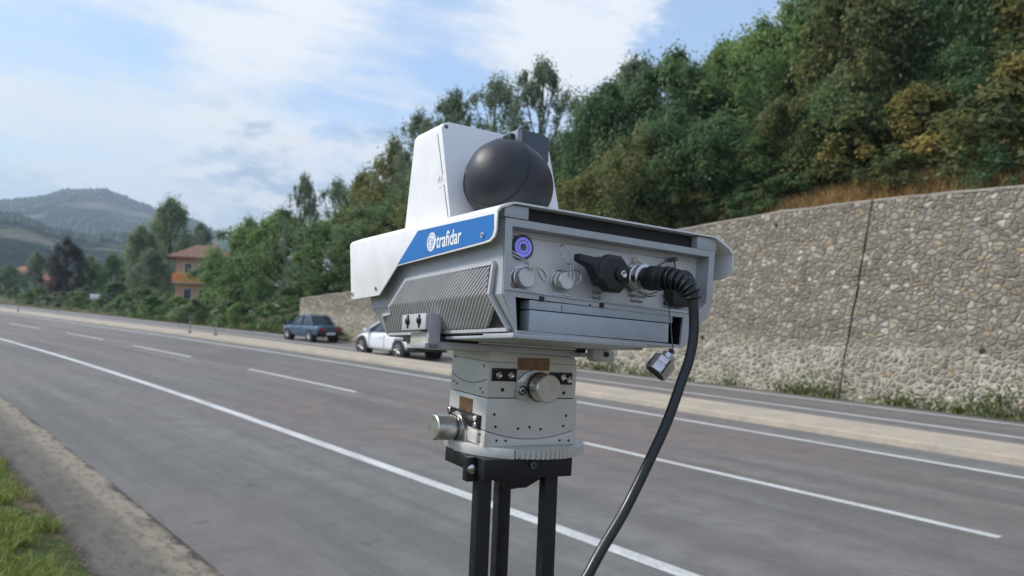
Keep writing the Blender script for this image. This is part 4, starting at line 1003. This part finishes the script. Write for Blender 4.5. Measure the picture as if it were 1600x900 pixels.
# ---- connector panel contents (panel surface y=20, facing -y)
def P_(x, y, z): return (x, y, z)
mb = mk(); mb.lathe((34.5, 20, 52), (0, -1, 0), [(0, 14.2), (3.4, 14.2), (4.2, 13.4)], 36); pb = dput(mb, 'power_button', 'dgrey', pan, smooth=True)
def disc(x, z, y, r0, r1, n=36):
    m2 = mk(); R0 = [(x+r0*math.cos(2*math.pi*i/n), y, z+r0*math.sin(2*math.pi*i/n)) for i in range(n)]; R1 = [(x+r1*math.cos(2*math.pi*i/n), y, z+r1*math.sin(2*math.pi*i/n)) for i in range(n)]
    m2.add(R0+R1, [(i, (i+1) % n, n+(i+1) % n, n+i) for i in range(n)]); return m2
dput(disc(34.5, 52, 15.6, 4, 11), 'violet_ring', 'purple', pb)
dput(disc(34.5, 52, 15.4, 6.8, 7.9), 'pale_ring', 'mgrey', pb)
dput(disc(34.5, 52, 15.5, .01, 4.0), 'button_centre', 'btext', pb)
m2 = mk(); A = np.linspace(R_(130), R_(410), 15); m2.tube([(34.5+1.9*math.cos(a), 15.1, 51.6+1.9*math.sin(a)) for a in A], .42, 5); m2.tube([(34.5, 15.1, 52), (34.5, 15.1, 54.6)], .42, 5); dput(m2, 'power_symbol', 'lime', pb)
def capset(x, z, r, wires, nm='dust_cap'):
    m2 = mk(); m2.lathe((x, 20, z), (0, -1, 0), [(0, r+2.2), (2.5, r+2.2), (3, r), (5, r), (5.3, r+1), (8, r+1), (8.4, r), (15, r), (16, r-.8), (16.1, r-2)], 32); c_ = dput(m2, nm, 'chrome', pan, smooth=True)
    m2 = mk(); m2.lathe((x, 4.2, z), (0, -1, 0), [(0, r-.9), (.5, r-1.2)], 32); dput(m2, 'cap_face', 'panel', c_, smooth=True)
    for w_ in wires:
        m2 = mk(); m2.tube(w_, .8, 8); dput(m2, 'tether_wire', 'chrome', c_, smooth=True)
    return c_
def loop(c, rx, rz, tilt, y, a0=0, a1=math.tau, n=28, dy=0):
    return [(c[0]+rx*math.cos(a)*math.cos(tilt)-rz*math.sin(a)*math.sin(tilt), y+dy*math.sin(a), c[1]+rx*math.cos(a)*math.sin(tilt)+rz*math.sin(a)*math.cos(tilt)) for a in np.linspace(a0, a1, n)]
capset(34, 17.5, 11.6, [[(13, 8, 45), (22, 4, 40), (34, 1, 32), (42, 0, 27)], [(15, 8, 41), (24, 3, 36), (36, 1, 30)], loop((51, 22), 3.4, 8.5, .7, 1), [(45, 2, 26), (45, 2, 17)]])
m2 = mk(); m2.box((32, -.5, 26.5), (47, 1.2, 31.5)); dput(m2, 'tether_sleeve', 'ivory', pan, bevel=.8)
capset(88, 19.5, 10.8, [loop((86, 49), 6.2, 11.5, .28, 6, dy=3), loop((97, 24), 7.5, 8, -.3, 1, -1.2, 3.6), [(90, 2, 37), (89, 1, 24)], [(94, 3, 37), (96, 1, 20)]])
m2 = mk(); m2.box((24, 12, 3.5), (50, 20, 5.5)); m2.box((76, 12, 2.8), (101, 20, 4.8)); dput(m2, 'cap_rest', 'panel', pan, bevel=.5)
# big black knob connector with stem to upper left
m2 = mk()
def octo(cx_, cz_, rx, rz, y, rot=.39): return [(cx_+rx*math.cos(rot+i*math.pi/4), y, cz_+rz*math.sin(rot+i*math.pi/4)) for i in range(8)]
m2.loft([octo(154, 34, 18, 18, 20), octo(147, 32.5, 21, 20, 4), octo(143, 32, 25, 23, -2), octo(141, 31.5, 25, 23.5, -14), octo(141, 31.5, 22, 20, -17)]); kb = dput(m2, 'plug_knob', 'black', pan, bevel=1.5)
m2 = mk(); m2.loft([octo(132, 38, 10, 12, -8), octo(118, 44, 9, 8, -8)] ) if False else None
m2 = mk(); m2.loft([[(133, -14, 51), (133, 4, 51), (124, 4, 16), (124, -14, 16)], [(113, -13, 48), (113, 2, 48), (110, 2, 36), (110, -13, 36)], [(92, -11, 50), (92, 0, 50), (92, 0, 42), (92, -11, 42)]]); dput(m2, 'plug_body', 'black', kb, bevel=2)
m2 = mk(); m2.lathe((149, -17, 31), (0, -1, 0), [(0, 9), (2.5, 9), (3, 8)], 24); dput(m2, 'plug_washer', 'anod', kb, smooth=True)
m2 = mk(); m2.lathe((149, -20, 31), (0, -1, 0), [(0, 4.6), (2.2, 4.4), (3, 3.4), (2, 1.6), (1.8, .2)], 20); dput(m2, 'screw', 'chrome', kb, smooth=True)
# chrome coupling of plugged-in cable
m2 = mk(); m2.lathe((199, 20, 33.5), (.06, -1, -.02), [(0, 18), (2.5, 18), (3, 14), (8, 14), (8.5, 16.8), (11, 17.2), (12, 15.8), (15, 15.8), (16, 17.2), (21, 17.2), (22, 14), (25, 13.4)], 32); cpl = dput(m2, 'chrome_coupling', 'chrome', pan, smooth=True)
m2 = mk(); m2.tube(loop((203, 39), 11, 16, .3, 10, dy=4), .8, 6); m2.tube([(196, 8, 20), (205, 0, 14), (216, -6, 18), (222, -6, 16)], 1.0, 6); m2.tube([(198, 10, 17), (208, 2, 12), (218, -2, 14)], 1.0, 6); m2.box((196, 16, 52), (201, 19, 60)); dput(m2, 'clip_wires', 'chrome', cpl, smooth=True)
# covered socket on the far right, in the shade
m2 = mk(); m2.lathe((268, 20, 34), (0, -1, 0), [(0, 20), (4, 20), (5, 17), (20, 17), (21, 14)], 28); m2.box((250, 2, 6), (286, 20, 26)); dput(m2, 'socket_cover', 'black', pan, bevel=1)
m2 = mk(); m2.tube([(222, 12, 48), (232, 6, 55), (246, 6, 63), (256, 10, 66), (262, 14, 60), (266, 16, 52)], .9, 6); m2.cyl((257, 20, 64), (257, 6, 64), 3, n=12); dput(m2, 'tether_wire', 'dgrey', pan, smooth=True)
# printed captions
def ptext(t_, size, x, z, sx=1): text(t_, size, (x, 19.7, z), (1, 0, 0), (0, 0, 1), 'btext', pan, bold=.03, sx=sx, thick=.05, align='CENTER', name='caption')
ptext('Gen.A', 5.6, 143, 10.2, .95); ptext('Gen.B', 5.6, 143, 3.8, .95)
ptext('Gigabit Ethernet', 5.4, 206, 11.8, .8); ptext('Radar/Kam.', 5.4, 206, 5.6, .85); ptext('USB  GNSS', 5, 268, 3.2, .8)
ptext('GPS', 4.6, 44, 34, .9)
# hanging screw cap on thin wire
m2 = mk(); m2.tube([(232, 6, 20), (233, -8, 0), (232, -14, -25), (231, -18, -46), (232, -20, -56)], .75, 6); hw_ = dput(m2, 'cap_tether', 'dgrey', smooth=True)
CA = Vector((.617, -.194, .77)).normalized(); c0 = Vector((214, -18, -70))
m2 = mk(); m2.lathe(c0-CA*12, CA, [(4, 11.6), (0, 12.2), (0, 14.4), (1.5, 14.8), (9, 14.8), (9.6, 14.0), (11, 14.0), (11.6, 14.6), (19, 14.6), (20, 13.2), (22.5, 8.6), (28, 8.6), (28.5, 7.8), (28.6, 3)], 32); hc = dput(m2, 'hanging_cap', 'chrome', smooth=True)
m2 = mk(); m2.lathe(c0-CA*11.4, CA, [(0, 11.9), (.4, 11.9)], 24); dput(m2, 'cap_opening', 'dark', hc)
m2 = mk(); m2.cyl(c0+CA*8+Vector((6, -1, 8)), c0+CA*8+Vector((8, -1, 14)), 3.4, 2.4, n=12); dput(m2, 'cap_clip', 'black', hc, smooth=True)
# ---- under-plate and clamps (part of the unit)
m2 = mk(); m2.box((3, 150, -61), (232, 235, -53)); pl = dput(m2, 'adapter_plate', 'fin', bevel=.8)
m2 = mk(); m2.box((60, 146.5, -52.6), (214, 148.5, -50.4)); dput(m2, 'rail', 'steel', pl)
m2 = mk(); m2.box((0, 148, -53.0), (215, 240, -47.2)); dput(m2, 'plate_shadow_gap', 'dark', pl)
m2 = mk(); m2.box((-14, 149, -40), (-10, 216, -20)); m2.hexa([(-14, 149, -40), (-10, 149, -40), (-10, 216, -40), (-14, 216, -40)], [(-14, 149, -39), (-10, 149, -39), (-10, 216, -39), (-14, 216, -39)]); brk = dput(m2, 'side_bracket', 'fin', bevel=.7)
m2 = mk(); m2.box((-10, 147, -62), (6, 152, -20.5)); m2.box((-14, 147, -62), (4, 176, -56)); m2.box((-10, 152, -38), (16, 216, -32)); dput(m2, 'bracket_arm', 'grey', brk, bevel=.6)
for y in (166, 198):
    m2 = mk(); m2.lathe((-14, y, -28.5), (-1, 0, 0), [(0, 4.2), (2.2, 4.2), (2.8, 3.4)], 18); sc = dput(m2, 'screw', 'anod', brk, smooth=True)
    m2 = mk(); m2.box((-15.2, y-1.5, -37), (-13.8, y+1.5, -21)); dput(m2, 'slot', 'dark', brk)
m2 = mk(); m2.box((-6, 158, -60), (12, 205, -42)); dput(m2, 'support_block', 'ivory', brk, bevel=.8)
m2 = mk(); m2.box((216, 140, -60), (266, 175, -55.5)); m2.box((238, 132, -66), (268, 150, -50)); m2.box((228, 128, -64), (246, 142, -43)); cl = dput(m2, 'clamp_lug', 'fin', bevel=1)
m2 = mk(); m2.lathe((252, 131, -56), (0, -1, 0), [(0, 3.5), (3, 3.5)], 14); m2.box((214, 145, -55), (228, 150, -50)); dput(m2, 'clamp_bolt', 'dark', cl)

# ------------------------------------------------------------------ tripod with tilting stage
STG = VM @ frame((.866, .5, -.075), (-.5, .866, 0), ray(761, 622, 1.02))
# tripod feet on the verge: base point on the ground below the stage
basep = STG @ Vector((.067, .05, 0)); s_b, t_b = w2st(basep); gz = terrain(s_b, t_b)
tri = empty('tripod', Matrix.Translation((basep.x, basep.y, gz)), 'black three legged tripod with champagne coloured tilt stage carrying the radar unit', 'tripod')
REL = tri.matrix_world.inverted() @ STG
class SMB(MB):
    pass
def sput(mb, name, mat, parent=tri, **kw):
    mb.v = [tuple(REL @ (Vector(v)*K)) for v in mb.v]; mb.k = 1.0
    if 'bevel' in kw: kw['bevel'] *= K
    return mb.build(name, MT[mat] if isinstance(mat, str) else mat, parent, **kw)
WX, WY = 138, 108
def arcp(x0, x1, z0, sag, n=14): return [(x0+(x1-x0)*i/n, z0-sag*(1-((2*i/n-1)**2))) for i in range(n+1)]
# upper stage, lower stage with arc gap, base
m2 = MB(); m2.box((0, 0, .6), (WX-2, WY, 46)); m2.hexa([(0, 0, 46.3), (WX-3, 0, 46.3), (WX-3, WY, 46.3), (0, WY, 46.3)], [(1, 1, 60), (WX-6, 1, 56), (WX-6, WY-1, 56), (1, WY-1, 60)]); us = sput(m2, 'upper_stage', 'stage', bevel=.8)
m2 = MB(); ap = arcp(0, WX+2, -41, 12)
m2.loft([[(0, y, -.6)]+[(x, y, z) for x, z in ap]+[(WX+1, y, -.6)] for y in (0, WY)]); ls = sput(m2, 'lower_stage', 'stage', bevel=.5)
m2 = MB(); ap2 = [(x, z-.9) for x, z in ap]
m2.loft([[(x, y, z) for x, z in ap2]+[(WX+3, y, -62), (0, y, -62)] for y in (0, WY)]); cr_ = sput(m2, 'cradle', 'stage', bevel=.4)
m2 = MB(); m2.box((3, 3, -60), (WX-3, WY-3, 44)); sput(m2, 'core', 'dark')
# side arc seam on upper stage left face
m2 = MB(); m2.tube([(-.2, y, 15+9*((y-55)/52)**2) for y in np.linspace(3, WY-2, 18)], .5, 5); sput(m2, 'arc_seam', 'dgrey', us)
# gear flange
m2 = MB(); cxg, cyg = 80, 60; nn = 340; rb, rt = 92, 96; poly = []
for i in range(nn):
    a = math.tau*i/nn; r = rt if i % 4 < 2 else rb
    poly.append((cxg+r*math.cos(a), cyg+r*math.sin(a)))
m2.loft([[(x, y, -74) for x, y in poly], [(x, y, -62.5) for x, y in poly]]); sput(m2, 'gear_ring', 'stage')
m2 = MB(); cc2 = [(cxg+rr*math.cos(a), cyg+rr*math.sin(a)) for rr, aa in ((97.5, np.linspace(R_(185), R_(240), 14)), (60, np.linspace(R_(240), R_(185), 6))) for a in aa]
m2.loft([[(x, y, -74.6) for x, y in cc2], [(x, y, -62.1) for x, y in cc2]]); sput(m2, 'gear_guard', 'stage', bevel=.6)
def hole(x, z, r=2.0, mat='dark', par=None):
    m2 = MB(); m2.lathe((x, .4, z), (0, -1, 0), [(0, r), (.6, r), (.65, r*.8)], 14); return sput(m2, 'screw_hole', mat, par)
for x, z in [(12, -21), (15, -36.6), (49, -39.5), (66.3, -37.8), (83.5, -40.5), (119.5, -36.8), (123, -23)]: hole(x, z, 1.9, par=ls)
for x, z in [(17.7, -54.5), (31.4, -54.9), (115.2, -56.1), (129.7, -56.4)]: hole(x, z, 1.7, par=cr_)
hole(21.7, 10.8, 2.6, par=us); hole(117, 7.6, 2.4, par=us)
def hole_l(y, z, r=1.8, par=None):
    m2 = MB(); m2.lathe((.4, y, z), (-1, 0, 0), [(0, r), (.6, r), (.65, r*.8)], 12); sput(m2, 'screw_hole', 'dark', par)
for y, z in [(14, 40), (20, 10), (12, 6), (98, 12), (88, 10), (98, 46)]: hole_l(y, z, par=us)
for y, z in [(12, -48), (14, -58)]: hole_l(y, z, par=ls)
# front clamp bars, copper label, bearing plate, knob
m2 = MB(); m2.box((4.5, -3, 22), (40, .3, 38.5)); b1 = sput(m2, 'clamp_bar', 'anod', us, bevel=.5)
m2 = MB(); m2.box((92, -3, 19), (127.5, .3, 35)); b2 = sput(m2, 'clamp_bar', 'anod', us, bevel=.5)
for x, z, b_ in ((13, 30, b1), (31, 30, b1), (112, 29, b2), (122, 26, b2)):
    m2 = MB(); m2.lathe((x, -3, z), (0, -1, 0), [(0, 4.6), (2.2, 4.6), (3, 3.8), (2.2, 1.8)], 18); sput(m2, 'cap_screw', 'chrome', b_, smooth=True)
m2 = MB(); m2.box((42, -.8, 37), (91, .3, 53)); sput(m2, 'copper_label', 'copper', us)
m2 = MB(); m2.loft([[(40, y, 22), (40, y, -1), (98, y, -1), (98, y, 26), (88, y, 35), (66, y, 38), (54, y, 34)] for y in (-4, .3)]); kp = sput(m2, 'bearing_plate', 'steel', us, bevel=.6)
m2 = MB(); m2.lathe((73, -4, 16), (0, -1, 0), [(0, 19), (3, 19), (3.5, 16.5), (8, 16.5), (8.6, 18.6), (26, 18.6), (27.6, 17.2)], 40); sput(m2, 'adjuster_knob', 'steel', us, smooth=True)
m2 = MB(); m2.tube([(73+18.9*math.cos(a), -10.0, 16+18.9*math.sin(a)) for a in np.linspace(0, math.tau, 37)], .7, 5, cap=(0, 0)); m2.tube([(73+17.5*math.cos(a), -7, 16+17.5*math.sin(a)) for a in np.linspace(0, math.tau, 37)], 1.2, 5, cap=(0, 0)); sput(m2, 'knob_groove', 'dark', us)
m2 = MB(); m2.box((40, -6, 3), (52, -4, 22)); m2.lathe((47, -6, 11), (0, -1, 0), [(0, 6.4), (2, 6.4), (3, 5)], 20); lb_ = sput(m2, 'locking_screw', 'steel', us, smooth=True)
m2 = MB(); m2.tube([(47+5*math.cos(a), -9, 11+5*math.sin(a)) for a in np.linspace(0, math.tau, 25)], .8, 5); m2.cyl((47, -8.8, 11), (47, -9.6, 11), 2.2, n=6); sput(m2, 'screw_socket', 'dark', lb_)
# left face: copper label, clamp bars, knob
m2 = MB(); m2.box((-.8, 38, -25), (.3, 76, -6)); sput(m2, 'copper_label', 'copper', ls)
m2 = MB(); m2.hexa([(-3, 12, -42), (.3, 12, -42), (.3, 104, -36), (-3, 104, -36)], [(-3, 12, -24), (.3, 12, -24), (.3, 104, -23), (-3, 104, -23)]); b3 = sput(m2, 'clamp_bar', 'anod', ls, bevel=.5)
for y, z in ((98, -28), (84, -33), (20, -29), (20, -38)):
    m2 = MB(); m2.lathe((-3, y, z), (-1, 0, 0), [(0, 4.4), (2.2, 4.4), (3, 3.6)], 16); sput(m2, 'cap_screw', 'chrome', b3, smooth=True)
m2 = MB(); m2.loft([[(x, 84, -30), (x, 74, -26), (x, 60, -28), (x, 44, -48), (x, 42, -66), (x, 84, -66)] for x in (-6, .3)]); bp = sput(m2, 'bearing_plate', 'steel', ls, bevel=.6)
m2 = MB(); m2.box((-4, 14, -60), (0, 40, -46)); sput(m2, 'bracket_foot', 'stage', ls, bevel=.6)
m2 = MB(); m2.lathe((-6, 68, -47), (-1, 0, 0), [(0, 17), (3, 17), (3.5, 14.5), (8, 14.5), (8.6, 16.8), (33, 16.8), (34.6, 15.4)], 40); sput(m2, 'adjuster_knob', 'steel', ls, smooth=True)
m2 = MB(); m2.tube([(-12, 68+17.1*math.cos(a), -47+17.1*math.sin(a)) for a in np.linspace(0, math.tau, 37)], .8, 5, cap=(0, 0)); sput(m2, 'knob_groove', 'dark', ls)
# crown and legs
m2 = MB(); m2.box((-8, -20, -100), (WX-14, 16, -74.8)); m2.box((-10, 10, -95), (WX-6, 90, -74.8)); m2.box((30, 66, -112), (76, 100, -90)); m2.hexa([(52, 4, -118), (70, 4, -118), (70, 60, -118), (52, 60, -118)], [(10, 4, -103), (100, 4, -103), (100, 60, -103), (10, 60, -103)]); crn = sput(m2, 'crown', 'anod', bevel=1)
m2 = MB(); m2.box((-17, 20, -92), (-6, 52, -75)); m2.box((-20, 2, -106), (-8, 16, -75)); sput(m2, 'hinge_block', 'anod', crn, bevel=1.5)
m2 = MB(); m2.cyl((60, 30, -123), (60, 30, -112), 9, n=18); sput(m2, 'locking_knob', 'black', crn, bevel=1)
m2 = MB(); m2.lathe((62, -22, -83), (0, -1, 0), [(0, 5), (1, 5), (1.6, 4)], 18); b5 = sput(m2, 'crown_bolt', 'dgrey', crn, smooth=True)
m2 = MB(); m2.cyl((62, -23.5, -83), (62, -24, -83), 2.4, n=6); sput(m2, 'bolt_socket', 'dark', b5)
m2 = MB(); m2.lathe((-14, 2, -90), (-.2, -1, 0), [(0, 6), (1.2, 6), (2, 4.6)], 18); sput(m2, 'hinge_bolt', 'chrome', crn, smooth=True)
INV = REL.inverted()
gl = -(INV @ Vector((0, 0, 0)) - INV @ Vector((0, 0, 1))).length
for (x, y, dx, dy) in ((4, 6, .030, -.030), (80, 86, .028, .06), (105, 6, .030, -.030)):
    top_ = REL @ (Vector((x, y, -96))*K); dwn = REL @ (Vector((x+3.4, y, -224))*K)-REL @ (Vector((x, y, -96))*K); dwn /= -dwn.z
    foot = top_+dwn*(top_.z)
    ex = Vector(DEV.col[0][:3]); ex.z = 0; ex.normalize(); ey = Vector((-ex.y, ex.x, 0)); hw2 = .0105; hy = .0075
    m2 = MB(); q = [(-1,-1),(1,-1),(1,1),(-1,1)]
    mid = top_.lerp(foot, .62)
    m2.loft([[tuple(p+ex*a*hw2+ey*b*hy) for a, b in q] for p in (top_, mid)]); lg = m2.build('leg', MT['anod'], tri, bevel=.002)
    m2 = MB(); m2.loft([[tuple(p+ex*a*hw2*.72+ey*b*hy*.72) for a, b in q] for p in (mid, foot+Vector((0, 0, .02)))]); m2.build('lower_section', MT['steel'], lg)
    m2 = MB(); m2.cyl(foot+Vector((0, 0, -.01)), foot+Vector((0, 0, .035)), .02, .016, n=16); m2.build('foot', MT['black'], lg)
    m2 = MB(); m2.loft([[tuple(p+ex*a*hw2*1.25+ey*b*hy*1.35) for a, b in q] for p in (mid+Vector((0, 0, .03)), mid-Vector((0, 0, .03)))]); m2.build('leg_clamp', MT['black'], lg, bevel=.003)

# ------------------------------------------------------------------ cable (top-level)
path = [(203, 0, 33.2), (205, -20, 32), (206.5, -36, 30.5), (210, -46, 28), (214.5, -53, 23), (218.6, -58, 14.5), (220.4, -60, 4.5), (223, -60, -18), (222.4, -60, -39), (217, -60, -62), (207.7, -60, -83), (185, -60, -133), (156.6, -60, -181), (126.9, -60, -227), (98, -60, -264), (81, -60, -288), (50, -60, -330), (10, -65, -420), (-20, -80, -560), (-40, -120, -800)]
wp = [DEV @ (Vector(p)*K) for p in path]
def spline(P, n):
    out = []
    for i in range(len(P)-1):
        p0, p1, p2, p3 = P[max(i-1, 0)], P[i], P[i+1], P[min(i+2, len(P)-1)]
        for j in range(n):
            t = j/n; out.append(.5*((2*p1)+(p2-p0)*t+(2*p0-5*p1+4*p2-p3)*t*t+(3*p1-p0-3*p2+p3)*t**3))
    return out+[P[-1]]
lastp = wp[-1]; s_c, t_c = w2st(lastp)
wp += [Vector((lastp.x-.02, lastp.y-.08, .9)), Vector((lastp.x-.05, lastp.y-.16, .45)), Vector((lastp.x-.2, lastp.y-.25, terrain(*w2st(lastp))+.04)), Vector((lastp.x-.8, lastp.y-.35, terrain(*w2st(lastp-Vector((.8, .35, 0))))+.02)), Vector((lastp.x-1.6, lastp.y-.5, terrain(*w2st(lastp-Vector((1.6, .5, 0))))+.02))]
cab = empty('power_cable', Matrix.Translation(wp[-3]), 'thick black cable with ribbed strain relief, plugged into the radar unit and hanging down', 'cable')
ci = cab.matrix_world.inverted()
sp_ = [ci @ p for p in spline(wp, 8)]
mb = MB(); mb.tube(sp_[32:], .0057, 14); mb.build('cable_sheath', MT['cableblk'], cab, smooth=True)
dl = lambda p: ci @ (DEV @ (Vector(p)*K))
mb = MB(); mb.tube([dl((202, -1, 33)), dl((202.6, -8, 33)), dl((202.7, -9, 33)), dl((204, -22, 32)), dl((204.4, -25, 32))], [.0128, .0128, .0150, .0150, .0135], 22); mb.tube([dl((204, -24, 32)), dl((206, -33, 31))], .0138, 18); mb.build('plug', MT['black'], cab, smooth=True)
sl = spline([dl(p) for p in path[1:8]], 12)
mb = MB(); mb.tube(sl[4:60], [.0112-.0042*i/55 for i in range(56)], 16)
acc = 0.0; nxt = .003; k = 0
for i in range(8, 62):
    acc += (sl[i]-sl[i-1]).length
    if acc < nxt or k > 8: continue
    nxt += .0060; r = .0150-.0006*k; k += 1
    c = sl[i]; d_ = (sl[i+2]-sl[i-2]).normalized(); mb.lathe(c-d_*.0016, d_, [(0, r*.78), (.0004, r*.95), (.0012, r), (.0020, r), (.0028, r*.95), (.0032, r*.78)], 24)
mb.build('strain_relief', MT['black'], cab, smooth=True)

# ------------------------------------------------------------------ haze
def haze():
    mb = MB(); mb.box((-2900, -600, -3), (2900, 3050, 330)); m = bpy.data.materials.new('haze'); m.use_nodes = True; t = NT(m.node_tree); t.n.clear()
    o = t.add('ShaderNodeOutputMaterial'); v = t.add('ShaderNodeVolumePrincipled', {'Color': (.70, .86, 1.0, 1), 'Density': .00032, 'Anisotropy': .2})
    t.l.new(v.outputs[0], o.inputs['Volume']); ob = mb.build('haze', m); ob['kind'] = 'stuff'; ob['label'] = 'thin bluish air haze in front of the hills'
haze()
